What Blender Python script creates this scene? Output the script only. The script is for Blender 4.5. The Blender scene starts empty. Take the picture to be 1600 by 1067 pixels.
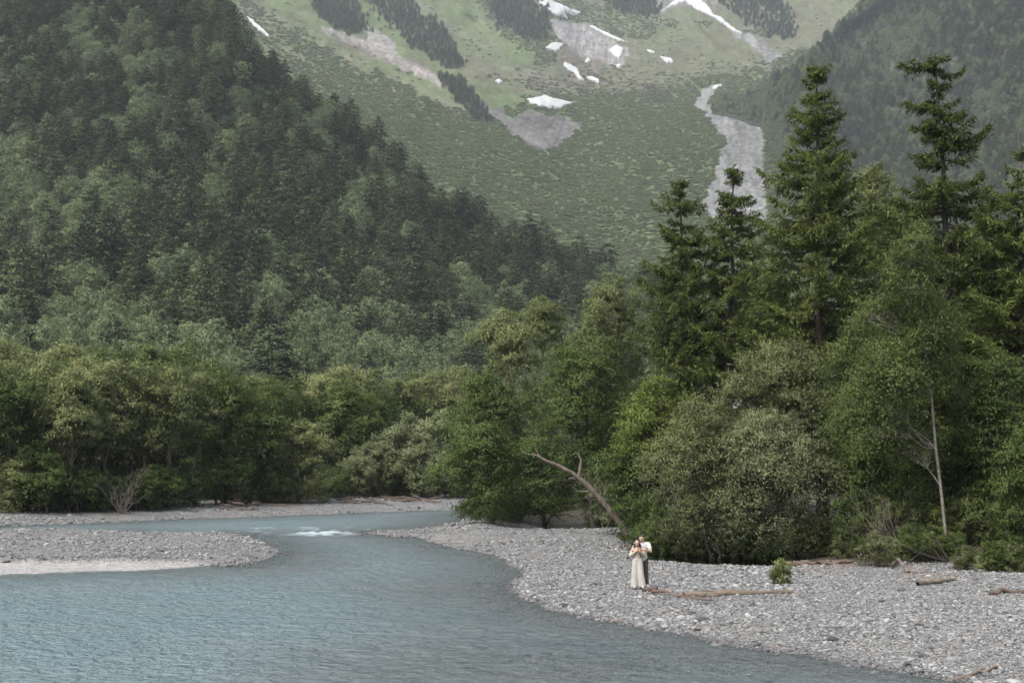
import bpy, bmesh, math, random
import numpy as np
from mathutils import Vector

random.seed(7)
SC = bpy.context.scene
COL = SC.collection
R = math.radians

# ------------------------------------------------------------------ camera
FPX = 1600 * 50.0 / 36.0           # focal length in pixels of the 1600 px wide photograph
CAMZ = 4.5
PITCH = math.atan((725 - 533.5) / FPX)
cam = bpy.data.cameras.new('camera')
cam.lens = 50.0
cam.sensor_width = 36.0
cam.clip_start = 0.5
cam.clip_end = 20000
cam_o = bpy.data.objects.new('camera', cam)
cam_o.location = (0, 0, CAMZ)
cam_o.rotation_euler = (math.pi / 2 + PITCH, 0, 0)
COL.objects.link(cam_o)
SC.camera = cam_o

# ------------------------------------------------------------------ world, sun, exposure
SUN_EL, SUN_AZ = R(56), R(222)      # azimuth clockwise from +Y: high, behind the camera and a little left
world = bpy.data.worlds.new('World')
SC.world = world
world.use_nodes = True
wn, wl = world.node_tree.nodes, world.node_tree.links
sky = wn.new('ShaderNodeTexSky')
sky.sky_type = 'NISHITA'
sky.sun_disc = False
sky.sun_elevation = SUN_EL
sky.sun_rotation = SUN_AZ
sky.air_density = 1.0
sky.dust_density = 3.0
sky.ozone_density = 1.0
hs = wn.new('ShaderNodeHueSaturation')
hs.inputs['Saturation'].default_value = 0.44      # thin overcast: greyer than a clear sky
wl.new(sky.outputs[0], hs.inputs['Color'])
wl.new(hs.outputs[0], wn['Background'].inputs['Color'])
wn['Background'].inputs['Strength'].default_value = 0.15

sun = bpy.data.lights.new('sun', 'SUN')
sun.energy = 1.4
sun.angle = R(20)
sun.color = (1.0, 0.93, 0.83)
sun_o = bpy.data.objects.new('sun', sun)
d = Vector((math.sin(SUN_AZ) * math.cos(SUN_EL), math.cos(SUN_AZ) * math.cos(SUN_EL), math.sin(SUN_EL)))
sun_o.rotation_euler = (-d).to_track_quat('-Z', 'Y').to_euler()
COL.objects.link(sun_o)

SC.view_settings.view_transform = 'Standard'
SC.view_settings.look = 'None'
SC.view_settings.gamma = 1.0
SC.view_settings.exposure = 1.1
cy = SC.cycles
cy.use_denoising = True
cy.max_bounces = 6
cy.diffuse_bounces = 4
cy.glossy_bounces = 3
cy.transmission_bounces = 4
cy.transparent_max_bounces = 8
cy.volume_bounces = 0
cy.caustics_reflective = False
cy.caustics_refractive = False
cy.use_adaptive_sampling = True
cy.adaptive_threshold = 0.02
cy.sample_clamp_indirect = 6.0

HAZE_DENSITY = 0.000085

# ------------------------------------------------------------------ geometry of the view
CP, SP = math.cos(PITCH), math.sin(PITCH)


def at_depth(px, py, Y):
    """World points on the rays of photo pixels, at forward distance Y."""
    px, py, Y = np.broadcast_arrays(np.asarray(px, float), np.asarray(py, float), np.asarray(Y, float))
    u = (px - 800) / FPX
    v = (533.5 - py) / FPX
    s = Y / (CP - v * SP)
    return np.stack([u * s, Y, CAMZ + s * (SP + v * CP)], -1)


def on_level(px, py, z=0.0):
    """World point where a photo pixel's ray meets the level z."""
    u = (px - 800) / FPX
    v = (533.5 - py) / FPX
    s = (z - CAMZ) / (SP + v * CP)
    return np.array([u * s, s * (CP - v * SP), z])


def x_at(px, Y, py=760):
    return float(at_depth(px, py, Y)[0])


# ------------------------------------------------------------------ noise
def _hash(ix, iy, seed):
    h = (ix.astype(np.int64) * 374761393 + iy.astype(np.int64) * 668265263 + seed * 1442695041) & 0xffffffff
    h = ((h ^ (h >> 13)) * 1274126177) & 0xffffffff
    h = h ^ (h >> 16)
    return (h & 0xffffff) / float(0xffffff)


def vnoise(x, y, seed=0):
    x, y = np.broadcast_arrays(np.asarray(x, float), np.asarray(y, float))
    ix, iy = np.floor(x), np.floor(y)
    fx, fy = x - ix, y - iy
    fx = fx * fx * (3 - 2 * fx)
    fy = fy * fy * (3 - 2 * fy)
    a, b = _hash(ix, iy, seed), _hash(ix + 1, iy, seed)
    c, e = _hash(ix, iy + 1, seed), _hash(ix + 1, iy + 1, seed)
    return (a * (1 - fx) + b * fx) * (1 - fy) + (c * (1 - fx) + e * fx) * fy


def fbm(x, y, oct=4, seed=0, gain=0.5):
    s, a, t = 0.0, 1.0, 0.0
    for k in range(oct):
        s = s + a * (vnoise(x, y, seed + 17 * k) * 2 - 1)
        t += a
        a *= gain
        x, y = x * 2.03 + 5.1, y * 2.03 + 3.7
    return s / t


def smooth(a, b, x):
    t = np.clip((x - a) / (b - a), 0, 1)
    return t * t * (3 - 2 * t)


def inside_poly(poly, x, y):
    poly = np.asarray(poly, float)
    r = np.zeros(np.shape(x), bool)
    j = len(poly) - 1
    for i in range(len(poly)):
        xi, yi, xj, yj = poly[i, 0], poly[i, 1], poly[j, 0], poly[j, 1]
        if yi != yj:
            c = ((yi > y) != (yj > y)) & (x < (xj - xi) * (y - yi) / (yj - yi) + xi)
            r ^= c
        j = i
    return r


def sdist(poly, x, y):
    """Signed distance to a polygon, positive inside."""
    poly = np.asarray(poly, float)
    best = np.full(np.shape(x), 1e18)
    n = len(poly)
    for i in range(n):
        a, b = poly[i, :2], poly[(i + 1) % n, :2]
        e = b - a
        t = np.clip(((x - a[0]) * e[0] + (y - a[1]) * e[1]) / max(e @ e, 1e-9), 0, 1)
        best = np.minimum(best, (x - a[0] - t * e[0]) ** 2 + (y - a[1] - t * e[1]) ** 2)
    dd = np.sqrt(best)
    return np.where(inside_poly(poly, x, y), dd, -dd)


# ------------------------------------------------------------------ mesh helpers
def mesh_np(name, verts, faces_list, mats=(), mat_idx=None, attrs=None, smooth_shade=False):
    """faces_list: list of (M,k) int arrays."""
    me = bpy.data.meshes.new(name)
    verts = np.asarray(verts, np.float32).reshape(-1, 3)
    me.vertices.add(len(verts))
    me.vertices.foreach_set('co', verts.ravel())
    loops = np.concatenate([np.asarray(f, np.int32).ravel() for f in faces_list]) if faces_list else np.zeros(0, np.int32)
    sizes = np.concatenate([np.full(len(f), np.asarray(f).shape[1], np.int32) for f in faces_list]) if faces_list else np.zeros(0, np.int32)
    if len(sizes):
        starts = np.concatenate([[0], np.cumsum(sizes)[:-1]]).astype(np.int32)
        me.loops.add(len(loops))
        me.loops.foreach_set('vertex_index', loops)
        me.polygons.add(len(sizes))
        me.polygons.foreach_set('loop_start', starts)
        if mat_idx is not None:
            me.polygons.foreach_set('material_index', np.asarray(mat_idx, np.int32))
        me.polygons.foreach_set('use_smooth', np.full(len(sizes), smooth_shade, bool))
    me.update(calc_edges=True)
    for k, (typ, arr) in (attrs or {}).items():
        a = me.attributes.new(k, typ, 'POINT')
        arr = np.asarray(arr, np.float32 if typ != 'INT' else np.int32)
        a.data.foreach_set({'FLOAT': 'value', 'INT': 'value', 'FLOAT_VECTOR': 'vector', 'FLOAT_COLOR': 'color'}[typ], arr.ravel())
    for m in mats:
        me.materials.append(m)
    return me


class Buf:
    """Collects tubes and leaves into one mesh."""

    def __init__(self):
        self.v, self.q, self.t, self.n, self.tint, self.nv, self.quad = [], [], [], 0, [], [], False

    def add(self, v, q=None, t=None, tint=None, nv=None):
        v = np.asarray(v, float).reshape(-1, 3)
        if q is not None:
            self.q.append(np.asarray(q) + self.n)
        if t is not None:
            self.t.append(np.asarray(t) + self.n)
        self.v.append(v)
        self.tint.append(np.zeros(len(v)) if tint is None else np.asarray(tint, float))
        self.nv.append(nv)
        self.n += len(v)

    def tube(self, pts, rad, sides=6, cap=True, jit=0.0, rng=None):
        pts = np.asarray(pts, float)
        rad = np.broadcast_to(np.asarray(rad, float), (len(pts),))
        tg = np.gradient(pts, axis=0)
        tg /= np.linalg.norm(tg, axis=1, keepdims=True) + 1e-12
        ref = np.array([0.31, 0.17, 0.93]) if abs(tg[:, 2]).mean() < 0.8 else np.array([1.0, 0.1, 0.05])
        a = np.cross(tg, ref)
        a /= np.linalg.norm(a, axis=1, keepdims=True) + 1e-12
        b = np.cross(tg, a)
        th = np.arange(sides) * 2 * math.pi / sides
        rr = rad[:, None] * np.ones(sides)
        if jit and rng is not None:
            rr = rr * (1 + rng.uniform(-jit, jit, rr.shape))
        ring = pts[:, None] + rr[..., None] * (np.cos(th)[None, :, None] * a[:, None] + np.sin(th)[None, :, None] * b[:, None])
        n = len(pts)
        i = np.arange(n - 1)[:, None] * sides
        k = np.arange(sides)[None]
        k2 = (k + 1) % sides
        q = np.stack([i + k, i + k2, i + sides + k2, i + sides + k], -1).reshape(-1, 4)
        v = ring.reshape(-1, 3)
        t = None
        if cap:
            v = np.vstack([v, pts[0], pts[-1]])
            c0, c1 = n * sides, n * sides + 1
            kk = np.arange(sides)
            t = np.vstack([np.stack([np.full(sides, c0), (kk + 1) % sides, kk], -1),
                           np.stack([np.full(sides, c1), (n - 1) * sides + kk, (n - 1) * sides + (kk + 1) % sides], -1)])
        nv = v - np.vstack([np.repeat(pts, sides, 0), pts[:1] - tg[:1], pts[-1:] - tg[-1:]])[:len(v)]
        self.add(v, q, t, None, nv / (np.linalg.norm(nv, axis=1, keepdims=True) + 1e-9))

    def leaves(self, p, d, nrm, ln, wd, tint, vn=None):
        d = d / (np.linalg.norm(d, axis=1, keepdims=True) + 1e-9)
        s = np.cross(d, nrm)
        s /= np.linalg.norm(s, axis=1, keepdims=True) + 1e-9
        gn = np.cross(s, d)
        if vn is None:
            vn = gn
        vn = vn / (np.linalg.norm(vn, axis=1, keepdims=True) + 1e-9)
        s = s * np.where((gn * vn).sum(1) < 0, -1.0, 1.0)[:, None]      # the leaf faces the way it is lit
        ln = np.broadcast_to(ln, (len(p),))[:, None]
        wd = np.broadcast_to(wd, (len(p),))[:, None]
        if not self.quad:                     # small leaves: one triangle each
            v = np.stack([p + s * wd * 0.5, p + d * ln, p - s * wd * 0.5], 1).reshape(-1, 3)
            self.add(v, None, np.arange(len(p) * 3).reshape(-1, 3), np.repeat(tint, 3), np.repeat(vn, 3, 0))
            return
        mid = p + d * ln * 0.45
        up = np.cross(s, d) * wd * 0.12
        v = np.stack([p, mid + s * wd * 0.5 - up, p + d * ln, mid - s * wd * 0.5 - up], 1).reshape(-1, 3)
        q = np.arange(len(p) * 4).reshape(-1, 4)
        self.add(v, q, None, np.repeat(tint, 4), np.repeat(vn, 4, 0))

    def mesh(self, name, mats, smooth_shade=True):
        fl, mi = [], None
        if self.q:
            fl.append(np.vstack(self.q))
        if self.t:
            fl.append(np.vstack(self.t))
        at_ = {'tint': ('FLOAT', np.concatenate(self.tint))}
        if all(n_ is not None for n_ in self.nv):
            at_['custom_normal'] = ('FLOAT_VECTOR', np.vstack(self.nv))
        return mesh_np(name, np.vstack(self.v), fl, mats, mi, at_, smooth_shade)


def link(name, data, parent=None, loc=None, rot=None, scale=None):
    o = bpy.data.objects.new(name, data)
    COL.objects.link(o)
    o.parent = parent
    if loc is not None:
        o.location = [float(c) for c in loc]
    if rot is not None:
        o.rotation_euler = rot
    if scale is not None:
        o.scale = (scale,) * 3 if np.isscalar(scale) else scale
    return o


def tag(o, label=None, cat=None, group=None, kind=None):
    for k, v in (('label', label), ('category', cat), ('group', group), ('kind', kind)):
        if v:
            o[k] = v
    return o


# ------------------------------------------------------------------ materials
def nodes_of(name):
    m = bpy.data.materials.new(name)
    m.use_nodes = True
    return m, m.node_tree.nodes, m.node_tree.links, m.node_tree.nodes['Principled BSDF']


def mathn(N, L, op, a, b):
    n = N.new('ShaderNodeMath')
    n.operation = op
    for i, v in enumerate((a, b)):
        if isinstance(v, (int, float)):
            n.inputs[i].default_value = v
        else:
            L.new(v, n.inputs[i])
    return n.outputs[0]


def ramp(N, L, fac, stops):
    r = N.new('ShaderNodeValToRGB')
    e = r.color_ramp.elements
    while len(e) < len(stops):
        e.new(0.5)
    for k, (p, c) in enumerate(stops):
        e[k].position = p
        e[k].color = (*c, 1)
    L.new(fac, r.inputs[0])
    return r.outputs[0]


def noise_n(N, L, vec, scale, detail=4, rough=0.55):
    n = N.new('ShaderNodeTexNoise')
    n.inputs['Scale'].default_value = scale
    n.inputs['Detail'].default_value = detail
    n.inputs['Roughness'].default_value = rough
    if vec is not None:
        L.new(vec, n.inputs['Vector'])
    return n.outputs[0]


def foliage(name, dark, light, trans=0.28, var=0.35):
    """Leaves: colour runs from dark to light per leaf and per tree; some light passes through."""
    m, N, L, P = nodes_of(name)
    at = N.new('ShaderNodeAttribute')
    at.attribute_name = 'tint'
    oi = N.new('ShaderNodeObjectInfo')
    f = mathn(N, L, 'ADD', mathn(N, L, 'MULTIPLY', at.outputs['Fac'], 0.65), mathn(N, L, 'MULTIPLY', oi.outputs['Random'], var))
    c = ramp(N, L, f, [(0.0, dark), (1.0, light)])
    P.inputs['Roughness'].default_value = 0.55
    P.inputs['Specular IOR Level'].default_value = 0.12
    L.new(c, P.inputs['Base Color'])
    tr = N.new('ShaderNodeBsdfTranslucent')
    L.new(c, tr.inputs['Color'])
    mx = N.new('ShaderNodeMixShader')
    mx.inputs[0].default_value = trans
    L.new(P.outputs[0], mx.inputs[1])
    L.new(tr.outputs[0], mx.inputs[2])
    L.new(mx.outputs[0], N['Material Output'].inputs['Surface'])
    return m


def bark(name, a, b, scale=6.0, stretch=(1, 1, 0.2)):
    m, N, L, P = nodes_of(name)
    tc = N.new('ShaderNodeTexCoord')
    mp = N.new('ShaderNodeMapping')
    mp.inputs['Scale'].default_value = stretch
    L.new(tc.outputs['Object'], mp.inputs[0])
    n = noise_n(N, L, mp.outputs[0], scale, 6, 0.65)
    L.new(ramp(N, L, n, [(0.3, a), (0.7, b)]), P.inputs['Base Color'])
    P.inputs['Roughness'].default_value = 0.9
    bp = N.new('ShaderNodeBump')
    bp.inputs['Strength'].default_value = 0.6
    bp.inputs['Distance'].default_value = 0.03
    L.new(n, bp.inputs['Height'])
    L.new(bp.outputs[0], P.inputs['Normal'])
    return m


def cloth(name, a, b, scale=30.0, rough=0.9):
    m, N, L, P = nodes_of(name)
    tc = N.new('ShaderNodeTexCoord')
    n = noise_n(N, L, tc.outputs['Object'], scale, 4)
    L.new(ramp(N, L, n, [(0.3, a), (0.7, b)]), P.inputs['Base Color'])
    P.inputs['Roughness'].default_value = rough
    return m


M = {}
M['spruce'] = foliage('spruce_needles', (0.060, 0.084, 0.023), (0.185, 0.222, 0.066), 0.34)
M['maple'] = foliage('broad_leaves', (0.048, 0.076, 0.022), (0.148, 0.198, 0.064), 0.36)
M['yellow'] = foliage('yellow_green_leaves', (0.082, 0.118, 0.024), (0.215, 0.262, 0.070), 0.36)
M['willow'] = foliage('grey_green_leaves', (0.150, 0.178, 0.088), (0.310, 0.340, 0.185), 0.38)
M['olive'] = foliage('olive_leaves', (0.098, 0.122, 0.050), (0.260, 0.275, 0.132), 0.36)
M['birch'] = foliage('birch_leaves', (0.066, 0.096, 0.028), (0.185, 0.228, 0.078), 0.36)
M['bank'] = foliage('riverside_leaves', (0.118, 0.146, 0.056), (0.310, 0.335, 0.150), 0.38, 0.45)
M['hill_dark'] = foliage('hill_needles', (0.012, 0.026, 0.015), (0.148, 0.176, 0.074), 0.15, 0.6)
M['hill_leaf'] = foliage('hill_leaves', (0.090, 0.130, 0.064), (0.260, 0.310, 0.158), 0.28, 0.45)
M['scrub'] = foliage('scrub_leaves', (0.185, 0.228, 0.102), (0.315, 0.365, 0.172), 0.34, 0.4)
M['scrub_brown'] = foliage('brown_scrub_leaves', (0.140, 0.130, 0.082), (0.220, 0.205, 0.128), 0.28, 0.5)
M['sprout'] = foliage('young_willow_leaves', (0.190, 0.225, 0.085), (0.300, 0.335, 0.140), 0.4, 0.2)
M['bark'] = bark('dark_bark', (0.028, 0.022, 0.017), (0.080, 0.064, 0.050))
M['birch_bark'] = bark('birch_bark', (0.075, 0.062, 0.050), (0.26, 0.235, 0.205), 5.0, (1, 1, 1.4))
M['red_bark'] = bark('reddish_bark', (0.07, 0.045, 0.032), (0.16, 0.105, 0.075))
M['dead'] = bark('dead_wood', (0.060, 0.047, 0.038), (0.19, 0.155, 0.130), 7.0)
M['drift'] = bark('driftwood', (0.075, 0.056, 0.042), (0.21, 0.168, 0.130), 5.0, (0.3, 1, 1))
M['wetdrift'] = bark('red_brown_driftwood', (0.060, 0.040, 0.031), (0.15, 0.105, 0.082), 5.0)

# ------------------------------------------------------------------ the shore lines, read off the photograph at water level
def lvl(pts, z=0.0):
    return [tuple(on_level(a, b, z)[:2]) for a, b in pts]


RIGHT_EDGE = lvl([(1900, 1200), (1650, 1110), (1530, 1075), (1481, 1062), (1449, 1052), (1426, 1048), (1361, 1040), (1306, 1030),
                  (1250, 1021), (1216, 1018), (1178, 1011), (1131, 1005), (1075, 995), (1047, 987), (1000, 976), (981, 975),
                  (936, 968), (891, 961), (850, 952), (820, 940), (804, 925), (802, 913), (811, 898), (805, 885), (785, 872),
                  (740, 861), (692, 852), (648, 839), (651, 835), (692, 824), (728, 813), (732, 805), (745, 798)])
RIGHT = RIGHT_EDGE + [(2, 160), (25, 175), (90, 185), (400, 200), (400, 5), (60, 5)]
FAR = lvl([(-700, 850), (-300, 832), (0, 822), (150, 817), (300, 810), (405, 807), (510, 803), (615, 799), (720, 796), (800, 793)]) + \
    [(40, 190), (150, 205), (500, 215), (500, 700), (-600, 700), (-600, 90)]
ISLAND = lvl([(-300, 836), (0, 833), (94, 831), (187, 832), (270, 835), (356, 833), (390, 841), (420, 852), (442, 864), (412, 874),
              (375, 884), (337, 884), (232, 891), (131, 893), (37, 897), (-100, 900), (-300, 903)])
SAND = lvl([(-300, 886), (0, 884), (112, 883), (225, 882), (285, 881), (319, 883), (345, 886), (337, 890), (232, 897), (131, 899), (37, 903), (-300, 909)])
SHOAL = lvl([(570, 833), (600, 829), (650, 827), (700, 820), (690, 830), (660, 840), (610, 838)])
POOLS = [lvl([(837, 836), (850, 823), (880, 820), (905, 821), (912, 830), (875, 837)]),
         lvl([(985, 884), (1030, 884), (1066, 885), (1112, 889), (1159, 892), (1187, 896), (1240, 888), (1235, 868), (1120, 858), (1005, 858)])]
FOREST_R = lvl([(738, 800), (790, 806), (850, 812), (900, 816), (985, 829), (1012, 858), (1120, 868), (1240, 880), (1330, 890), (1420, 889), (1500, 884),
                (1600, 895), (1900, 905)], 0.6) + [(400, 60), (400, 200), (90, 185), (25, 172), (2, 160)]
FOREST_L = lvl([(-700, 806), (-300, 798), (0, 793), (60, 794), (180, 793), (240, 787), (330, 780), (420, 785), (500, 782), (520, 778), (600, 775), (700, 773), (800, 772)], 1.0) + \
    [(60, 200), (500, 222), (500, 700), (-600, 700), (-600, 120)]
LITTER = [lvl([(1225, 888), (1260, 880), (1330, 884), (1330, 893), (1280, 897), (1235, 900)], 0.5),
          lvl([(1395, 898), (1430, 888), (1500, 893), (1480, 906), (1420, 908)], 0.6),
          lvl([(1530, 930), (1560, 921), (1700, 918), (1700, 932)], 0.6)]


def ground_parts(x, y):
    x, y = np.asarray(x, float), np.asarray(y, float)
    wob = fbm(x * 0.5, y * 0.5, 3, 3) * 0.45
    sr = sdist(RIGHT, x, y) + wob
    sf = sdist(FAR, x, y) + wob * 1.5
    si = sdist(ISLAND, x, y) + wob * 0.8
    ss = sdist(SHOAL, x, y)
    return sr, sf, si, ss


def ground_z(x, y, parts=None):
    x, y = np.asarray(x, float), np.asarray(y, float)
    sr, sf, si, ss = parts or ground_parts(x, y)
    big = fbm(x * 0.11, y * 0.11, 3, 11)
    sm = fbm(x * 0.7, y * 0.7, 3, 12)
    zr = (0.62 + 0.16 * big) * (1 - np.exp(-np.maximum(sr, 0) / 2.4)) + 0.035 * sm
    zr = zr + 0.5 * smooth(0, 14, sdist(FOREST_R, x, y))
    zf = (0.95 + 0.15 * big) * (1 - np.exp(-np.maximum(sf, 0) / 6.0)) + 0.05 * sm + smooth(160, 420, y) * 3.0
    sand = smooth(-1.0, 1.0, sdist(SAND, x, y))
    zi = ((0.42 + 0.12 * big) * (1 - sand) + 0.10 * sand) * (1 - np.exp(-np.maximum(si, 0) / (2.0 + 1.5 * sand))) + 0.02 * sm * (1 - sand)
    zs = 0.07 * (1 - np.exp(-np.maximum(ss, 0) / 0.8)) + 0.02 * sm
    dist = -np.maximum.reduce([sr, sf, si, ss])
    shallow = np.exp(-(((x - 0.5) / 7.5) ** 2 + ((y - 31) / 6.5) ** 2))
    depth = (0.12 + (0.62 + 0.15 * big) * (1 - np.exp(-np.maximum(dist, 0) / 7.0))) * (1 - 0.55 * shallow) + 0.03 * sm
    depth = np.where(dist > 0, depth * np.clip(dist / 0.35, 0, 1), 0)
    z = np.where(dist > 0, -depth, np.maximum.reduce([np.where(sr > 0, zr, -1), np.where(sf > 0, zf, -1), np.where(si > 0, zi, -1), np.where(ss > 0, zs, -1)]))
    for p in POOLS:
        s = sdist(p, x, y) + 0.3 * sm
        cap = np.where(s > 0, -0.22 * np.tanh(s / 0.8), -s * 0.14)
        z = np.where(s > -6.0, np.minimum(z, cap), z)
    return z


def gz(x, y):
    return float(ground_z(np.array([x]), np.array([y]))[0])


# ------------------------------------------------------------------ ground sheet
def polar_grid(u0, u1, nu, y0, y1, ny):
    u = np.linspace(u0, u1, nu)
    y = np.exp(np.linspace(math.log(y0), math.log(y1), ny))
    U, Y = np.meshgrid(u, y)
    return U * Y, Y


def grid_faces(ny, nx):
    i = np.arange(ny - 1)[:, None] * nx
    k = np.arange(nx - 1)[None]
    return np.stack([i + k, i + k + 1, i + nx + k + 1, i + nx + k], -1).reshape(-1, 4)


def mix(a, b, t):
    return a * (1 - t[..., None]) + np.asarray(b) * t[..., None]


gx, gy = polar_grid(-0.62, 0.62, 290, 14, 620, 300)
parts = ground_parts(gx, gy)
gzz = ground_z(gx, gy, parts)
col = np.zeros(gx.shape + (3,)) + np.array([0.140, 0.141, 0.139])
n1 = fbm(gx * 0.35, gy * 0.35, 4, 21)
col = mix(col, (0.175, 0.168, 0.155), smooth(0.0, 0.5, n1))
col = mix(col, (0.21, 0.20, 0.175), smooth(0.02, 0.30, gzz * -1 + 0.08))
col = mix(col, (0.27, 0.265, 0.255), smooth(-0.6, 0.5, sdist(SAND, gx, gy)) * smooth(-0.05, 0.03, gzz))
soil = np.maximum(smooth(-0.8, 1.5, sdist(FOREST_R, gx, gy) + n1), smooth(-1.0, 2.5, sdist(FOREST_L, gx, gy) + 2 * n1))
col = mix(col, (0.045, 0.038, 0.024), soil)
for lp in LITTER:
    col = mix(col, (0.16, 0.105, 0.075), smooth(-0.5, 0.6, sdist(lp, gx, gy) + 0.7 * n1))
for p in POOLS:
    col = mix(col, (0.07, 0.062, 0.04), smooth(-0.3, 0.4, sdist(p, gx, gy)))
grain = fbm(gx * 3, gy * 3, 2, 31)
col = np.clip(col * (1 + 0.18 * grain[..., None]), 0, 1)

m, N, L, P = nodes_of('river_gravel')
at = N.new('ShaderNodeAttribute')
at.attribute_name = 'col'
tc = N.new('ShaderNodeTexCoord')
vo = N.new('ShaderNodeTexVoronoi')
vo.inputs['Scale'].default_value = 9.0
L.new(tc.outputs['Object'], vo.inputs['Vector'])
sep = N.new('ShaderNodeSeparateColor')
L.new(vo.outputs['Color'], sep.inputs[0])
mul = mathn(N, L, 'ADD', 0.62, mathn(N, L, 'MULTIPLY', sep.outputs[0], 0.7))
mc = N.new('ShaderNodeVectorMath')
mc.operation = 'SCALE'
L.new(at.outputs['Color'], mc.inputs[0])
L.new(mul, mc.inputs['Scale'])
L.new(mc.outputs[0], P.inputs['Base Color'])
P.inputs['Roughness'].default_value = 0.85
bp = N.new('ShaderNodeBump')
bp.inputs['Strength'].default_value = 0.7
bp.inputs['Distance'].default_value = 0.04
bp.invert = True
L.new(vo.outputs['Distance'], bp.inputs['Height'])
L.new(bp.outputs[0], P.inputs['Normal'])
M['gravel'] = m
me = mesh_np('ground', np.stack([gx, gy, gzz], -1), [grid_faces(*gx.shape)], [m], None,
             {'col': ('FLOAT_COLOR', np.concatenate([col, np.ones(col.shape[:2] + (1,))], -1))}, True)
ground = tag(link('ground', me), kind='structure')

# ------------------------------------------------------------------ river surface
wx, wy = polar_grid(-0.46, 0.46, 370, 18, 210, 760)
bed = ground_z(wx, wy)
foam_c = on_level(505, 834)
fl = smooth(1.2, 0.0, np.hypot((wx - foam_c[0]) / 2.3, (wy - foam_c[1]) / 3.4))
fl2 = smooth(1.3, 0.1, np.hypot((wx - foam_c[0] + 2.5) / 6.5, (wy - foam_c[1] - 6) / 7.0))
ruff = 0.35 + 0.9 * np.exp(-(((wx + 2) / 11) ** 2 + ((wy - 31) / 10) ** 2))
wv = fbm(wx * 0.8 + wy * 0.15, wy * 1.3, 3, 41) * 0.045 + fbm(wx * 1.9, wy * 2.9, 2, 42) * 0.040 * (0.75 + 0.5 * ruff)
wv = wv + 0.05 * fbm(wx * 1.1, wy * 1.7, 3, 43) * fl2
foam = np.clip(0.9 * fl ** 0.7 * smooth(-0.05, 0.55, fbm(wx * 2.6, wy * 0.8, 4, 44) * 1.5 + fl * 0.7 - 0.22) + 0.4 * fl2 * smooth(0.10, 0.5, fbm(wx * 1.8, wy * 0.5, 4, 46)), 0, 1)
wv = wv + foam * 0.14 * (0.4 + vnoise(wx * 2, wy * 2, 45))
flow = smooth(2.5, 0.5, np.maximum.reduce([sdist(p, wx, wy) for p in POOLS]) + 3.5)      # still water in the pools
edge = np.clip(-bed / 0.25, 0, 1) * flow
wz = wv * edge - 0.004
dep = np.clip(-bed, 0, 1.2)
m, N, L, P = nodes_of('river_water')
N.remove(P)
a1 = N.new('ShaderNodeAttribute')
a1.attribute_name = 'depth'
a2 = N.new('ShaderNodeAttribute')
a2.attribute_name = 'foam'
tc = N.new('ShaderNodeTexCoord')
mp = N.new('ShaderNodeMapping')
mp.inputs['Scale'].default_value = (0.75, 1.0, 1.0)
mp.inputs['Rotation'].default_value = (0, 0, 0.25)
L.new(tc.outputs['Object'], mp.inputs[0])
nA = noise_n(N, L, mp.outputs[0], 4.5, 4, 0.6)
nB = noise_n(N, L, mp.outputs[0], 0.16, 3, 0.5)
a3 = N.new('ShaderNodeAttribute')
a3.attribute_name = 'flow'
nC = noise_n(N, L, mp.outputs[0], 1.3, 3, 0.55)
bp = N.new('ShaderNodeBump')
L.new(a3.outputs['Fac'], bp.inputs['Strength'])
bp.inputs['Distance'].default_value = 0.5
L.new(mathn(N, L, 'ADD', nA, mathn(N, L, 'MULTIPLY', nC, 1.1)), bp.inputs['Height'])
fres = N.new('ShaderNodeFresnel')
fres.inputs['IOR'].default_value = 1.33
L.new(bp.outputs[0], fres.inputs['Normal'])
glo = N.new('ShaderNodeBsdfGlossy')
glo.inputs['Roughness'].default_value = 0.06
L.new(bp.outputs[0], glo.inputs['Normal'])
dif = N.new('ShaderNodeBsdfDiffuse')
L.new(ramp(N, L, mathn(N, L, 'ADD', a1.outputs['Fac'], mathn(N, L, 'MULTIPLY', mathn(N, L, 'SUBTRACT', nB, 0.5), 0.9)),
           [(0.1, (0.225, 0.252, 0.252)), (0.5, (0.196, 0.252, 0.268)), (0.9, (0.165, 0.246, 0.270))]), dif.inputs['Color'])
L.new(bp.outputs[0], dif.inputs['Normal'])
tra = N.new('ShaderNodeBsdfTransparent')
tra.inputs['Color'].default_value = (0.72, 0.86, 0.86, 1)
turb = mathn(N, L, 'MINIMUM', mathn(N, L, 'ADD', 0.25, mathn(N, L, 'MULTIPLY', a1.outputs['Fac'], 1.2)), 0.92)
body = N.new('ShaderNodeMixShader')
L.new(mathn(N, L, 'MULTIPLY', turb, a3.outputs['Fac']), body.inputs[0])
L.new(tra.outputs[0], body.inputs[1])
L.new(dif.outputs[0], body.inputs[2])
surf = N.new('ShaderNodeMixShader')
L.new(fres.outputs[0], surf.inputs[0])
L.new(body.outputs[0], surf.inputs[1])
L.new(glo.outputs[0], surf.inputs[2])
fo = N.new('ShaderNodeBsdfDiffuse')
fo.inputs['Color'].default_value = (0.45, 0.51, 0.53, 1)
fin = N.new('ShaderNodeMixShader')
L.new(a2.outputs['Fac'], fin.inputs[0])
L.new(surf.outputs[0], fin.inputs[1])
L.new(fo.outputs[0], fin.inputs[2])
L.new(fin.outputs[0], N['Material Output'].inputs['Surface'])
me = mesh_np('river', np.stack([wx, wy, wz], -1), [grid_faces(*wx.shape)], [m], None,
             {'depth': ('FLOAT', dep), 'foam': ('FLOAT', foam), 'flow': ('FLOAT', flow)}, True)
river = tag(link('river', me), kind='structure')

# ------------------------------------------------------------------ mountains
def interp_surface(pxs, pys_by_col, Dfun):
    """grid whose columns are photo columns; rows run along the slope."""
    P3 = at_depth(pxs[None, :] * np.ones((pys_by_col.shape[0], 1)), pys_by_col, Dfun)
    return P3


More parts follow.
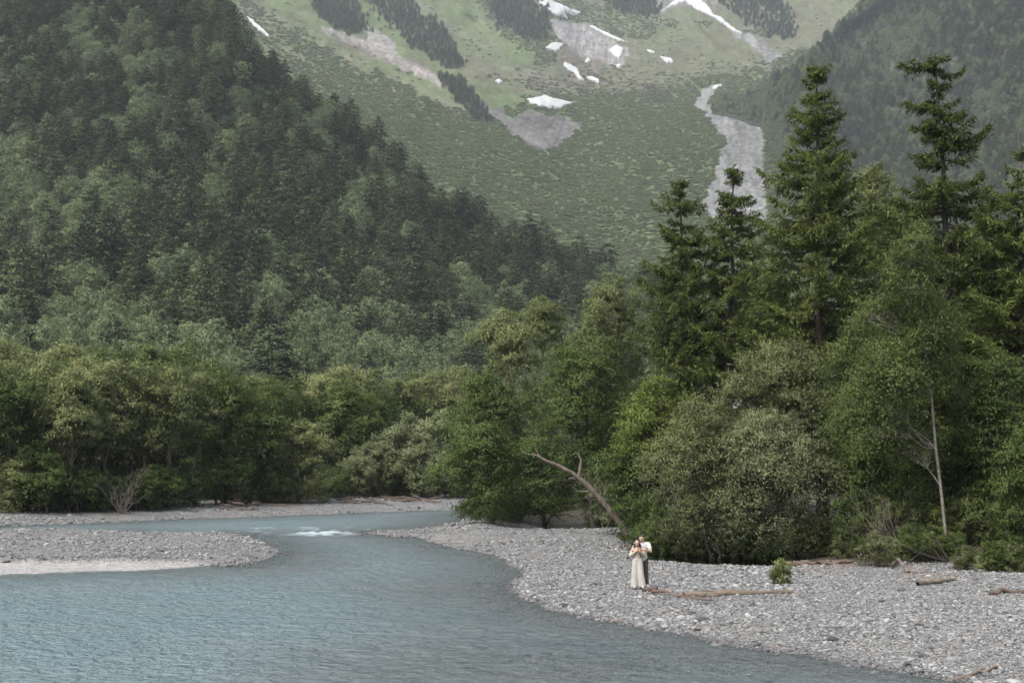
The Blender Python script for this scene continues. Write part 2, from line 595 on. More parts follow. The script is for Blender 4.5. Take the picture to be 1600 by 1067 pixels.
# left spur: silhouette of the bare ground (trees stand above it)
SPUR_X = np.array([-700, -200, 0, 250, 330, 385, 420, 500, 560, 640, 680, 760, 850, 960, 1020, 1070, 1110])
SPUR_Y = np.array([-500, -430, -330, -90, 8, 78, 124, 168, 218, 286, 325, 365, 407, 447, 464, 492, 545])
spx = np.linspace(-520, 1110, 230)
sil = np.interp(spx, SPUR_X, SPUR_Y)
NS = 120
T = np.linspace(0, 1, NS)[:, None]
ybot = 716.0
spy = ybot + (sil[None, :] - ybot) * T


def spur_D(px, py):
    base = np.interp(py, [-500, -200, 0, 150, 300, 425, 500, 600, 680, 716], [1500, 1080, 880, 730, 590, 470, 405, 320, 270, 250])
    far = smooth(250, 1100, px)
    D = base * (1 + 0.62 * far)
    rel = fbm(px / 160.0, py / 120.0, 4, 51) * 0.05 + fbm(px / 60.0 + py / 90.0, py / 300.0, 2, 52) * 0.025
    return D * (1 + rel)


sD = spur_D(spx[None, :], spy)
SP3 = at_depth(spx[None, :] * np.ones((NS, 1)), spy, sD)
back = []
for k in range(1, 9):
    b = SP3[-1].copy()
    b[:, 1] += 45 * k
    b[:, 0] *= b[:, 1] / SP3[-1][:, 1]
    b[:, 2] -= 45 * k * 0.35 + k * k * 2.0
    back.append(b)
full = np.concatenate([SP3, np.array(back)])


def earth_mat(name, attr=None, flat=None, scale=0.05):
    m, N, L, P = nodes_of(name)
    tc = N.new('ShaderNodeTexCoord')
    n = noise_n(N, L, tc.outputs['Object'], scale, 8, 0.68)
    n3 = noise_n(N, L, tc.outputs['Object'], scale * 6, 5, 0.75)
    v = mathn(N, L, 'ADD', -0.35, mathn(N, L, 'ADD', mathn(N, L, 'MULTIPLY', n, 1.1), mathn(N, L, 'MULTIPLY', n3, 1.6)))
    mc = N.new('ShaderNodeVectorMath')
    mc.operation = 'SCALE'
    if attr:
        at = N.new('ShaderNodeAttribute')
        at.attribute_name = attr
        L.new(at.outputs['Color'], mc.inputs[0])
    else:
        mc.inputs[0].default_value = flat
    L.new(v, mc.inputs['Scale'])
    L.new(mc.outputs[0], P.inputs['Base Color'])
    P.inputs['Roughness'].default_value = 0.95
    P.inputs['Specular IOR Level'].default_value = 0.1
    bp = N.new('ShaderNodeBump')
    bp.inputs['Strength'].default_value = 0.5
    bp.inputs['Distance'].default_value = 0.25 / scale
    n2 = noise_n(N, L, tc.outputs['Object'], scale * 3, 6, 0.7)
    L.new(n2, bp.inputs['Height'])
    L.new(bp.outputs[0], P.inputs['Normal'])
    return m


M['floor'] = earth_mat('forest_floor', None, (0.050, 0.050, 0.030), 0.1)
me = mesh_np('hillside', full, [grid_faces(full.shape[0], full.shape[1])], [M['floor']], None, None, True)
hillside = tag(link('hillside', me), kind='structure')

# the valley and its headwall
vpx = np.linspace(290, 1520, 470)
vpy = np.concatenate([np.linspace(480, -30, 225), np.linspace(-36, -330, 30)])
PX, PY = np.meshgrid(vpx, vpy)


def valley_D(px, py):
    Dc = np.interp(py, [-330, -250, -60, 50, 160, 235, 330, 420, 520], [4700, 4350, 3600, 3000, 2300, 1900, 1560, 1300, 1080])
    axis = 930 + (py - 200) * -0.25
    left = np.clip((axis - px) / 620.0, 0, 1.2)
    right = np.clip((px - axis - 180) / 400.0, 0, 1)
    D = Dc * (1 - 0.30 * left - 0.10 * right)
    rel = fbm(px / 110.0 - py / 160.0, py / 90.0 + px / 200.0, 4, 61) * 0.035 + fbm(px / 40.0 - py / 30.0, py / 120.0, 3, 62) * 0.014
    return D * (1 + rel)


VD = valley_D(PX, PY)
V3 = at_depth(PX, PY, VD)
GRASS, GREEN, BROWN = (0.112, 0.148, 0.066), (0.102, 0.134, 0.060), (0.122, 0.122, 0.076)
SCREE, DSCREE, BARE, ROCK = (0.20, 0.198, 0.195), (0.120, 0.113, 0.108), (0.21, 0.18, 0.14), (0.17, 0.165, 0.16)
ZONES = [
    ('grass', GRASS, [(330, -30), (480, 60), (560, 110), (700, 170), (760, 180), (850, 150), (900, 140), (790, 60), (720, -30)]),
    ('brown', BROWN, [(740, 115), (800, 135), (880, 150), (1000, 150), (1080, 130), (1200, 110), (1250, 80), (1180, 50), (1060, 30), (1000, 60), (900, 40), (870, 90), (800, 110)]),
    ('brown', BROWN, [(880, -30), (1300, -30), (1330, 60), (1240, 90), (1180, 50), (1060, 35), (920, 10)]),
    ('bare', BARE, [(385, -30), (410, 0), (470, 55), (560, 95), (690, 150), (760, 185), (730, 185), (620, 125), (480, 82), (400, 60), (370, 20)]),
    ('scree', (0.24, 0.22, 0.20), [(500, 38), (575, 66), (660, 103), (705, 130), (690, 137), (640, 114), (570, 82), (500, 50)]),
    ('scree', (0.25, 0.235, 0.22), [(570, 42), (602, 55), (622, 82), (600, 88), (575, 74)]),
    ('bare', (0.20, 0.185, 0.16), [(640, -10), (668, 2), (722, 52), (792, 92), (850, 122), (895, 150), (840, 143), (760, 108), (690, 58)]),
    ('dark', DSCREE, [(732, 146), (760, 162), (803, 184), (822, 174), (870, 184), (908, 191), (884, 222), (850, 240), (820, 227), (780, 194), (750, 172)]),
    ('scree', (0.23, 0.22, 0.215), [(852, 28), (920, 42), (962, 66), (988, 88), (970, 108), (935, 96), (925, 118), (900, 84), (868, 62)]),
    ('brown', (0.115, 0.085, 0.075), [(875, 74), (915, 84), (942, 92), (945, 128), (905, 130), (885, 105)]),
    ('scree', SCREE, [(1142, 44), (1165, 54), (1192, 62), (1216, 84), (1217, 98), (1196, 97), (1180, 78), (1150, 58)]),
    ('scree', (0.190, 0.190, 0.186), [(1082, 160), (1096, 140), (1130, 132), (1114, 148), (1106, 165), (1130, 176), (1160, 180), (1198, 196), (1197, 215), (1192, 250), (1196, 300),
                      (1196, 345), (1120, 345), (1090, 325), (1108, 300), (1112, 280), (1118, 255), (1132, 225), (1124, 205), (1112, 196), (1112, 186), (1092, 172)]),
    ('rock', ROCK, [(1030, -30), (1110, -30), (1120, 10), (1090, 5), (1050, 14), (1030, 24)]),
]
wpx = PX + 7 * fbm(PX / 14.0, PY / 14.0, 4, 71) + 2.0 * fbm(PX / 4.0, PY / 4.0, 2, 73)
wpy = PY + 6 * fbm(PX / 14.0, PY / 14.0, 4, 72) + 1.5 * fbm(PX / 4.0, PY / 4.0, 2, 74)
vcol = np.zeros(PX.shape + (3,)) + np.array(GREEN)
vcol = mix(vcol, GRASS, smooth(-0.2, 0.4, fbm(PX / 60, PY / 40, 4, 75)))
vcol = mix(vcol, BROWN, smooth(0.05, 0.5, fbm(PX / 50, PY / 30, 4, 76)) * smooth(260, 120, PY) * 0.7)
tdir = smooth(850, 1050, PX)
al = (0.91 * PX + 0.41 * PY) * (1 - tdir) + (0.35 * PX + 0.94 * PY) * tdir       # along the fall line
ac = (-0.41 * PX + 0.91 * PY) * (1 - tdir) + (0.94 * PX - 0.35 * PY) * tdir      # across it
streak = fbm(ac / 7.0, al / 90.0, 4, 171)
streak2 = fbm(ac / 16.0 + 40, al / 140.0, 4, 172)
zone = np.zeros(PX.shape, int)          # 0 scrub, 1 grass, 2 brown, 3 no plants
ZID = {'grass': 1, 'brown': 2, 'bare': 1, 'scree': 3, 'dark': 3, 'rock': 3}
for nm, c, poly in ZONES:
    s = sdist(poly, wpx, wpy)
    k = smooth(-2.5, 2.0, s)
    if nm in ('grass', 'brown', 'bare'):
        k = smooth(-14, 14, sdist(poly, wpx, wpy) + 16 * fbm(PX / 25 - PY / 40, PY / 14 + PX / 40, 4, 77)) * (0.8 if nm != 'bare' else 0.4)
    vcol = mix(vcol, c, k)
    zone = np.where(k > 0.5, ZID[nm], zone)
open_ = smooth(200, 120, PY) * (zone < 3)
vcol = mix(vcol, (0.10, 0.125, 0.060), smooth(0.05, 0.45, streak2) * open_ * 0.8)
vcol = mix(vcol, (0.165, 0.155, 0.118), smooth(0.15, 0.55, streak) * open_ * 0.6)
vcol = mix(vcol, (0.145, 0.115, 0.090), smooth(0.10, 0.50, -streak) * open_ * 0.6)
vcol *= (1 + (0.55 * streak + 0.5 * fbm(PX / 2.5, PY / 2.0, 2, 175)) * (zone == 3))[..., None]
vcol *= (1 + 0.30 * fbm(PX / 6, PY / 5, 3, 78))[..., None]
M['valley'] = earth_mat('valley_slopes', 'col', None, 0.02)
me = mesh_np('mountain', V3, [grid_faces(*PX.shape)], [M['valley']], None,
             {'col': ('FLOAT_COLOR', np.concatenate([np.clip(vcol, 0, 1), np.ones(PX.shape + (1,))], -1))}, True)
mountain = tag(link('mountain', me), kind='structure')

# right ridge
RID_X = np.array([1112, 1122, 1145, 1180, 1225, 1260, 1300, 1340, 1365, 1450, 1600, 2100])
RID_Y = np.array([174, 166, 156, 142, 124, 96, 57, 14, -28, -120, -230, -420])
RID_B = np.interp
rpx = np.linspace(1112, 2100, 190)
rs = np.interp(rpx, RID_X, RID_Y)
rb = np.interp(rpx, [1112, 1130, 1150, 1190, 1238, 1290], [177, 180, 184, 200, 300, 560]) + 6 * fbm(rpx / 18.0, rpx * 0, 3, 85)
NR = 90
rpy = rb[None, :] + (rs - rb)[None, :] * np.linspace(0, 1, NR)[:, None]


def ridge_D(px, py):
    Dc = np.interp(py, [-420, -230, -60, 50, 160, 235, 330, 420, 560], [3200, 2700, 2350, 2150, 1950, 1750, 1480, 1200, 950])
    D = Dc * (1 - 0.22 * smooth(1200, 1700, px))
    return D * (1 + fbm(px / 90.0 + py / 70.0, py / 160.0, 4, 81) * 0.05)


RD = ridge_D(rpx[None, :], rpy)
toe = smooth(1320, 1200, rpx)[None, :]
RD = RD * (1 - toe) + toe * (valley_D(rpx, rb)[None, :] - 12 + (rb[None, :] - rpy) * 1.0)
R3 = at_depth(rpx[None, :] * np.ones((NR, 1)), rpy, RD)
back = []
for k in range(1, 8):
    b = R3[-1].copy()
    b[:, 1] += 70 * k
    b[:, 0] *= b[:, 1] / R3[-1][:, 1]
    b[:, 2] -= 30 * k + k * k * 4
    back.append(b)
rfull = np.concatenate([R3, np.array(back)])
M['floor2'] = earth_mat('ridge_floor', None, (0.075, 0.085, 0.050), 0.03)
me = mesh_np('ridge', rfull, [grid_faces(rfull.shape[0], rfull.shape[1])], [M['floor2']], None, None, True)
ridge = tag(link('ridge', me), kind='structure')

# flat ground beyond the river sheet, down to the feet of the mountains
bx, by = polar_grid(-0.9, 0.9, 60, 560, 5200, 40)
bz = 4.0 + (by - 560) * 0.02 - 1.0
me = mesh_np('terrain', np.stack([bx, by, bz], -1), [grid_faces(*bx.shape)], [M['floor2']], None, None, True)
tag(link('terrain', me), kind='structure')

# ------------------------------------------------------------------ scattering with geometry nodes (uncountable stuff only)
def scatter(name, pts, rot, scl, idx, protos, parent=None):
    col_ = bpy.data.collections.new(name + '_kinds')
    for k, me_ in enumerate(protos):
        o = bpy.data.objects.new('%s_kind_%02d' % (name, k), me_)
        col_.objects.link(o)
    scl = np.asarray(scl, float)
    if scl.ndim == 1:
        scl = np.repeat(scl[:, None], 3, 1)
    rot = np.asarray(rot, float)
    if rot.ndim == 1:
        rot = np.stack([np.zeros_like(rot), np.zeros_like(rot), rot], -1)
    me = mesh_np(name, pts, [], [], None, {'rot': ('FLOAT_VECTOR', rot), 'scl': ('FLOAT_VECTOR', scl), 'idx': ('INT', idx)})
    g = bpy.data.node_groups.new(name, 'GeometryNodeTree')
    g.interface.new_socket('Geometry', in_out='INPUT', socket_type='NodeSocketGeometry')
    g.interface.new_socket('Geometry', in_out='OUTPUT', socket_type='NodeSocketGeometry')
    gi, go = g.nodes.new('NodeGroupInput'), g.nodes.new('NodeGroupOutput')
    ci = g.nodes.new('GeometryNodeCollectionInfo')
    ci.inputs['Collection'].default_value = col_
    ci.inputs['Separate Children'].default_value = True
    ci.inputs['Reset Children'].default_value = True
    ip = g.nodes.new('GeometryNodeInstanceOnPoints')
    ip.inputs['Pick Instance'].default_value = True

    def named(n, t):
        a = g.nodes.new('GeometryNodeInputNamedAttribute')
        a.data_type = t
        a.inputs['Name'].default_value = n
        return a.outputs[0]
    g.links.new(gi.outputs[0], ip.inputs['Points'])
    g.links.new(ci.outputs[0], ip.inputs['Instance'])
    g.links.new(named('idx', 'INT'), ip.inputs['Instance Index'])
    e2r = g.nodes.new('FunctionNodeEulerToRotation')
    g.links.new(named('rot', 'FLOAT_VECTOR'), e2r.inputs[0])
    g.links.new(e2r.outputs[0], ip.inputs['Rotation'])
    g.links.new(named('scl', 'FLOAT_VECTOR'), ip.inputs['Scale'])
    g.links.new(ip.outputs[0], go.inputs[0])
    o = link(name, me, parent)
    mod = o.modifiers.new('scatter', 'NODES')
    mod.node_group = g
    o['kind'] = 'stuff'
    return o


def thin(pts, rad, rng):
    """keep points so that no two are closer than rad (a number or one per point)."""
    rad = np.broadcast_to(rad, (len(pts),))
    cell = float(rad.max())
    H = {}
    keep = []
    for i in range(len(pts)):
        x, y = pts[i, 0], pts[i, 1]
        cx, cy_ = int(x // cell), int(y // cell)
        ok = True
        for a in (-1, 0, 1):
            for b in (-1, 0, 1):
                for j in H.get((cx + a, cy_ + b), ()):
                    if (pts[j, 0] - x) ** 2 + (pts[j, 1] - y) ** 2 + (pts[j, 2] - pts[i, 2]) ** 2 < rad[i] ** 2:
                        ok = False
                        break
                if not ok:
                    break
            if not ok:
                break
        if ok:
            H.setdefault((cx, cy_), []).append(i)
            keep.append(i)
    return np.array(keep, int)


def sample_surface(rng, P3, n, weight=None):
    """random points on a grid surface, even per ground area; returns points and grid coordinates."""
    a = P3[1:, :-1] - P3[:-1, :-1]
    b = P3[:-1, 1:] - P3[:-1, :-1]
    ar = np.linalg.norm(np.cross(a, b), axis=-1)
    if weight is not None:
        ar = ar * weight[:-1, :-1]
    p = ar.ravel() / ar.sum()
    c = rng.choice(len(p), n, p=p)
    i, j = c // ar.shape[1], c % ar.shape[1]
    s, t = rng.random(n)[:, None], rng.random(n)[:, None]
    q = (P3[i, j] * (1 - s) + P3[i + 1, j] * s) * (1 - t) + (P3[i, j + 1] * (1 - s) + P3[i + 1, j + 1] * s) * t
    return q, i, j


# ------------------------------------------------------------------ tree builders
def rvec(rng, n):
    v = rng.normal(size=(n, 3))
    return v / np.linalg.norm(v, axis=1, keepdims=True)


def spray(B, rng, cen, out, rc, nsh, m, leaf, up=0.25, flat=0.6, droop=0.25, wid=0.5):
    """leaf sprays: each clump sends out nsh shoots carrying m leaves."""
    n = len(cen)
    S = n * nsh
    c = np.repeat(cen, nsh, 0)
    o = np.repeat(out, nsh, 0)
    ctint = np.repeat(rng.uniform(0.1, 0.75, n), nsh)
    d_ = o * 0.55 + rvec(rng, S) * 0.9
    d_[:, 2] = d_[:, 2] * flat + up
    d_ /= np.linalg.norm(d_, axis=1, keepdims=True)
    Ls = np.repeat(rc, nsh) * rng.uniform(0.55, 1.15, S)
    t = np.tile(np.linspace(0.12, 1.0, m), S) + rng.uniform(-0.5, 0.5, S * m) / m
    c, d_, Ls, ctint = np.repeat(c, m, 0), np.repeat(d_, m, 0), np.repeat(Ls, m), np.repeat(ctint, m)
    p = c + d_ * (Ls * t)[:, None]
    p[:, 2] -= droop * Ls * t * t
    p += rng.normal(size=p.shape) * leaf * 0.28
    ld = d_ * 0.7 + rvec(rng, len(p)) * 0.8
    ld[:, 2] -= droop * 0.7
    nn = rvec(rng, len(p)) * 0.75
    nn[:, 2] += 1.0
    ln = leaf * rng.uniform(0.65, 1.25, len(p))
    tint = np.clip(ctint + rng.normal(0, 0.11, len(p)), 0, 1)
    rel = p - c
    rel /= np.linalg.norm(rel, axis=1, keepdims=True) + 1e-6
    vn = np.repeat(o, m, 0) * 0.55 + rel * 0.40 + rvec(rng, len(p)) * 0.30 + np.array([0, 0, 0.25])
    B.leaves(p, ld, nn, ln, ln * wid, tint, vn)


def bend(rng, a, b, n=5, wob=0.08, sag=0.0):
    t = np.linspace(0, 1, n)[:, None]
    a, b = np.asarray(a, float), np.asarray(b, float)
    p = a * (1 - t) + b * t
    L_ = np.linalg.norm(b - a)
    w = rng.normal(size=(n, 3)) * wob * L_
    w[0] = w[-1] = 0
    p = p + w * 0.6
    p[:, 2] += sag * L_ * np.sin(t[:, 0] * math.pi)
    return p


def make_broadleaf(seed, lobes, r0, leaf, nleaf, up=0.25, flat=0.6, droop=0.25, clump=0.9, trunk=None, multi=1, wid=0.5, twig=0.6, nsh=10, m=7):
    """lobes: list of (x,y,z,rx,ry,rz) from the foot of the tree. Returns wood Buf and leaf Buf."""
    rng = np.random.default_rng(seed)
    W, F = Buf(), Buf()
    lobes = np.asarray(lobes, float)
    area = (lobes[:, 3] * lobes[:, 4] + lobes[:, 3] * lobes[:, 5] * 2)
    tot = area.sum()
    ztop = (lobes[:, 2] + lobes[:, 5] * 0.3).max()
    cx, cyy = np.average(lobes[:, 0], weights=area), np.average(lobes[:, 1], weights=area)
    stems = []
    for s in range(multi):
        if trunk is not None:
            tp = np.asarray(trunk, float)
        else:
            a = np.array([rng.normal() * 0.15, rng.normal() * 0.15, -0.4]) if multi == 1 else np.array([rng.normal() * 0.35, rng.normal() * 0.35, -0.4])
            lb = lobes[rng.integers(len(lobes))]
            e = np.array([cx, cyy, ztop]) if multi == 1 else np.array([lb[0], lb[1], lb[2] + lb[5] * 0.4])
            tp = bend(rng, a, e, 9, 0.035)
        rr = r0 / math.sqrt(multi)
        rad = rr * np.linspace(1.0, 0.16, len(tp))
        rad[0] *= 1.25
        W.tube(tp, rad, 8 if r0 > 0.1 else 6, jit=0.08, rng=rng)
        stems.append((tp, rad))
    for k, lb in enumerate(lobes):
        c, r = lb[:3], lb[3:]
        tp, rad = stems[k % len(stems)]
        zt = c[2] - r[2] * rng.uniform(0.5, 1.3)
        j = int(np.clip(np.argmin(np.abs(tp[:, 2] - zt)), 1, len(tp) - 2))
        lim = bend(rng, tp[j], c + np.array([0, 0, r[2] * 0.1]), 6, 0.07, 0.06)
        W.tube(lim, np.linspace(max(rad[j] * 0.42, 0.018), 0.012, 6), 5)
        K = max(4, int(round(nleaf * area[k] / tot / (nsh * m))))
        dirs = rvec(rng, K)
        dirs[:, 2] = np.where(dirs[:, 2] < (-0.35 if c[2] - r[2] > 1.2 else -0.9), -dirs[:, 2], dirs[:, 2])
        f = rng.uniform(0.35, 1.0, K) ** 0.6
        cen = c + dirs * r * f[:, None]
        out = dirs / r
        out /= np.linalg.norm(out, axis=1, keepdims=True)
        for q in range(K):
            if rng.random() < twig:
                st = lim[rng.integers(2, 6)]
                W.tube(bend(rng, st, cen[q], 4, 0.08, 0.05), np.linspace(0.028, 0.008, 4), 4, cap=False)
        rc = clump * rng.uniform(0.7, 1.3, K) * min(1.0, r.mean() / 1.2)
        spray(F, rng, cen, out, rc, nsh, m, leaf, up, flat, droop, wid)
    return W, F


def auto_lobes(seed, w, d_, z0, z1, n, taper=0.0, lobe=0.42):
    """n overlapping lobes filling a crown w wide, d_ deep, from z0 to z1."""
    rng = np.random.default_rng(seed)
    L_ = []
    h = z1 - z0
    golden = 2.399
    for k in range(n):
        t = (k + 0.5) / n
        zc = z0 + h * (0.16 + 0.70 * t) + rng.normal() * h * 0.03
        prof = math.sqrt(max(0.05, 1 - (2 * (t - 0.42)) ** 2 * 0.85)) * (1 - taper * t)
        a = k * golden + rng.uniform(-0.5, 0.5)
        rr = 0.62 * prof * rng.uniform(0.55, 1.05)
        sc = rng.uniform(0.8, 1.2) * lobe
        L_.append((w / 2 * rr * math.cos(a), d_ / 2 * rr * math.sin(a), zc, w / 2 * sc * (0.75 + 0.35 * prof), d_ / 2 * sc * (0.75 + 0.35 * prof), h * 0.24 * sc / 0.42 * rng.uniform(0.8, 1.15)))
    return L_


def make_conifer(seed, h, prof, zb, nwh, r0, tuft=0.30, gaps=(), lean=0.0, extra=(), dens=1.25, droop=0.13):
    """layered spruce: prof is [(height fraction, branch length m)], branches in irregular whorls."""
    rng = np.random.default_rng(seed)
    W, F = Buf(), Buf()
    n = 14
    zz = np.linspace(-0.5, h, n)
    tp = np.stack([lean * (zz / h) ** 2 + rng.normal(size=n) * 0.04, rng.normal(size=n) * 0.04, zz], -1)
    W.tube(tp, r0 * (1.02 - np.linspace(0, 1, n)) ** 0.9 + 0.02, 8, jit=0.06, rng=rng)
    pz = np.array([p[0] for p in prof])
    pl = np.array([p[1] for p in prof])
    br = []
    for k in range(nwh):
        f = zb + (1 - zb) * ((k + rng.uniform(0.2, 0.8)) / nwh) ** 0.95
        if any(a < f < b for a, b in gaps):
            continue
        Lm = np.interp(f, pz, pl)
        nb = rng.integers(3, 6) if f < 0.93 else rng.integers(2, 4)
        a0 = rng.uniform(0, 6.28)
        for q in range(nb):
            br.append((f + rng.normal() * 0.006, a0 + q * 6.283 / nb + rng.normal() * 0.35, Lm * rng.uniform(0.55, 1.12), rng.uniform(-0.10, 0.22)))
    for k in range(int(nwh * 1.0)):                       # shorter branches between the whorls
        f = zb + (1 - zb) * rng.random() ** 0.8
        if not any(a < f < b for a, b in gaps):
            br.append((f, rng.uniform(0, 6.28), np.interp(f, pz, pl) * rng.uniform(0.25, 0.75), rng.uniform(-0.15, 0.3)))
    for k in range(5):                                    # small ones round the leader
        br.append((rng.uniform(0.955, 0.997), rng.uniform(0, 6.28), rng.uniform(0.25, 0.5), rng.uniform(0.1, 0.7)))
    br += list(extra)
    for f, az, Lb, rise in br:
        f = min(f, 0.995)
        z = f * h
        o = np.array([np.interp(z, tp[:, 2], tp[:, 0]), np.interp(z, tp[:, 2], tp[:, 1]), z])
        hd = np.array([math.cos(az), math.sin(az), 0])
        ns = max(5, int(Lb / 0.35) + 3)
        t = np.linspace(0, 1, ns)
        # leaves the trunk slightly rising, sags, and turns up at the tip
        prof_z = Lb * (rise * t - droop * np.sin(t * math.pi * 0.9) + 0.10 * t ** 3)
        pts = o + hd * (Lb * t)[:, None]
        pts[:, 2] += prof_z
        side = np.array([-hd[1], hd[0], 0])
        pts += side * (np.cumsum(rng.normal(size=ns)) * 0.03 * Lb / 3)[:, None]
        rb = np.clip(0.018 * Lb, 0.014, 0.085)
        W.tube(pts, np.linspace(rb, 0.008, ns), 5 if rb > 0.04 else 4, cap=False)
        nt = max(6, int(Lb / 0.125 * dens))
        tt = np.linspace(0.16, 1.0, nt) + rng.uniform(-0.02, 0.02, nt)
        tt = np.clip(tt, 0, 1)
        base = np.stack([np.interp(tt, t, pts[:, c]) for c in range(3)], -1)
        for sg in (-1, 1):
            tl = (0.20 + 0.36 * Lb * np.clip(np.sin(np.clip(tt * 1.05, 0, 1) * math.pi * 0.86 + 0.15), 0.1, 1) * rng.uniform(0.15, 1.25, nt)) * 0.68
            kt = 7
            s = np.tile(np.linspace(0.10, 1.0, kt), nt) + rng.uniform(-0.06, 0.06, nt * kt)
            TL = np.repeat(tl, kt)
            bb = np.repeat(base, kt, 0)
            fwd = np.repeat(rng.uniform(0.35, 0.8, nt), kt)
            dd = side[None] * sg + hd[None] * fwd[:, None]
            dd /= np.linalg.norm(dd, axis=1, keepdims=True)
            p = bb + dd * (TL * s)[:, None]
            p[:, 2] += -np.repeat(rng.uniform(-0.1, 0.75, nt), kt) * TL * s + rng.normal(size=len(p)) * 0.05
            keep = rng.random(len(p)) < np.clip(TL / 0.45 + 0.35, 0.4, 1)
            p, dd = p[keep], dd[keep]
            ld = dd + rvec(rng, len(p)) * 0.85
            ld[:, 2] -= 0.2
            nn = rvec(rng, len(p)) * 0.5
            nn[:, 2] += 1
            ln = tuft * rng.uniform(0.6, 1.2, len(p))
            tint = np.clip(0.25 + 0.35 * s[keep] + rng.normal(0, 0.15, len(p)), 0, 1)
            F.leaves(p, ld, nn, ln, ln * 0.36, tint, dd * 0.35 + hd * 0.25 + np.array([0, 0, 0.65]) + rvec(rng, len(p)) * 0.5)
    # leader
    k = 26
    p = np.stack([tp[-1, 0] + rng.normal(size=k) * 0.05, tp[-1, 1] + rng.normal(size=k) * 0.05, h - rng.uniform(-0.25, 0.9, k)], -1)
    dd = rvec(rng, k)
    dd[:, 2] = np.abs(dd[:, 2]) * 0.6
    F.leaves(p, dd, rvec(rng, k), tuft * 0.9, tuft * 0.3, rng.uniform(0.3, 0.8, k))
    return W, F


def hill_conifer(seed, h, Rm):
    rng = np.random.default_rng(seed)
    B = Buf()
    B.quad = True
    B.tube([(0, 0, -2), (0, 0, h * 0.5), (0, 0, h * 0.96)], [0.28, 0.2, 0.05], 5, cap=False)
    nw = B.q[0].shape[0]
    tiers = int(h / 1.35)
    pw = rng.uniform(1.9, 3.4)
    off = rng.normal(size=2) * 0.8
    for k in range(tiers):
        f = 0.16 + 0.84 * (k + rng.uniform(0, 0.6)) / tiers
        rr = Rm * (1 - f ** pw) ** 0.75 * (0.55 + 0.45 * min(1, f / 0.35)) * rng.uniform(0.85, 1.12) + 0.3
        nb = 7 if f < 0.8 else 5
        a0 = rng.uniform(0, 6.28)
        for q in range(nb):
            a = a0 + q * 6.283 / nb + rng.normal() * 0.3
            Lb = rr * rng.uniform(0.65, 1.15)
            kk = max(9, int(38 * Lb / Rm) + 4)
            t = rng.uniform(0.2, 1.0, kk)
            hd = np.array([math.cos(a), math.sin(a), 0])
            sd = np.array([-hd[1], hd[0], 0])
            zt = f * h + rng.normal() * 0.45
            bt = rng.uniform(-0.12, 0.12)
            p = hd * (Lb * t)[:, None] + sd * (rng.uniform(-1, 1, kk) * Lb * 0.30 * (1.15 - t * 0.6))[:, None]
            p[:, :2] += off * f
            p[:, 2] = zt + 0.10 * Lb * t - rng.uniform(0.05, 0.45) * Lb * t * t + rng.normal(size=kk) * 0.22
            dd = hd + rvec(rng, kk) * 0.7
            dd[:, 2] = dd[:, 2] * 0.5 - 0.1
            nn = rvec(rng, kk) * 0.8
            nn[:, 2] += 1
            ln = rng.uniform(0.55, 1.05, kk)
            B.leaves(p - dd * 0.35, dd, nn, ln, ln * 0.62, np.clip(rng.normal(-0.05 + 0.62 * t, 0.06) + bt, 0, 1), hd * 0.65 + np.array([0, 0, 0.65]) + rvec(rng, kk) * 0.25)  # tint darkens towards the trunk: the crown's inner shade painted into the needles
    fl = np.vstack(B.q)
    me = mesh_np('hill_conifer', np.vstack(B.v), [fl], [M['bark'], M['hill_dark']], np.r_[np.zeros(nw), np.ones(len(fl) - nw)],
                 {'tint': ('FLOAT', np.concatenate(B.tint)), 'custom_normal': ('FLOAT_VECTOR', np.vstack(B.nv))}, True)
    return me


def hill_broadleaf(seed, h, w, nleaf, leaf, mat, n=6):
    rng = np.random.default_rng(seed)
    B = Buf()
    B.quad = True
    B.tube([(0, 0, -1.5), (0.1, 0, h * 0.4), (0, 0.1, h * 0.75)], [0.2, 0.14, 0.05], 5, cap=False)
    nw = B.q[0].shape[0]
    for lb in auto_lobes(seed, w, w, h * 0.12, h * 1.02, n, 0.15, 0.5):
        c, r = np.array(lb[:3]), np.array(lb[3:])
        K = max(3, int(nleaf / n / 16))
        dirs = rvec(rng, K)
        dirs[:, 2] = np.where(dirs[:, 2] < -0.2, -dirs[:, 2], dirs[:, 2])
        spray(B, rng, c + dirs * r * rng.uniform(0.6, 1.0, (K, 1)), dirs, np.full(K, leaf * 1.5), 4, 4, leaf, 0.3, 0.7, 0.1, 0.6)
    fl = np.vstack(B.q)
    return mesh_np('hill_broadleaf', np.vstack(B.v), [fl], [M['bark'], mat], np.r_[np.zeros(nw), np.ones(len(fl) - nw)],
                   {'tint': ('FLOAT', np.concatenate(B.tint)), 'custom_normal': ('FLOAT_VECTOR', np.vstack(B.nv))}, True)


# ------------------------------------------------------------------ forest on the left spur
rng = np.random.default_rng(100)
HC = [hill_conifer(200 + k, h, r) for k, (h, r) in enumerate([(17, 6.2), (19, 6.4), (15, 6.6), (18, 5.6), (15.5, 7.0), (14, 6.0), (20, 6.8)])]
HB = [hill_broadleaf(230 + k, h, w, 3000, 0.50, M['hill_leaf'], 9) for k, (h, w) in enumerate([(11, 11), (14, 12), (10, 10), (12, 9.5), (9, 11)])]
rows = full.shape[0]
wgt = np.ones(full.shape[:2])
cxp = np.concatenate([spx])[None, :] * np.ones((rows, 1))
ryp = np.concatenate([spy, np.repeat(spy[-1:], rows - NS, 0)])
wgt *= (cxp > -160) & (cxp < 1095) & (ryp > -140) & (np.arange(rows)[:, None] < NS + 3)
q, qi, qj = sample_surface(rng, full, 26000, wgt)
kpx, kpy = cxp[qi, qj], ryp[qi, qj]
bprob = smooth(0.02, 0.45, fbm(kpx / 70, kpy / 55, 3, 91) + 0.45 * smooth(400, 600, kpy) + 0.02) * 0.85 + 0.06
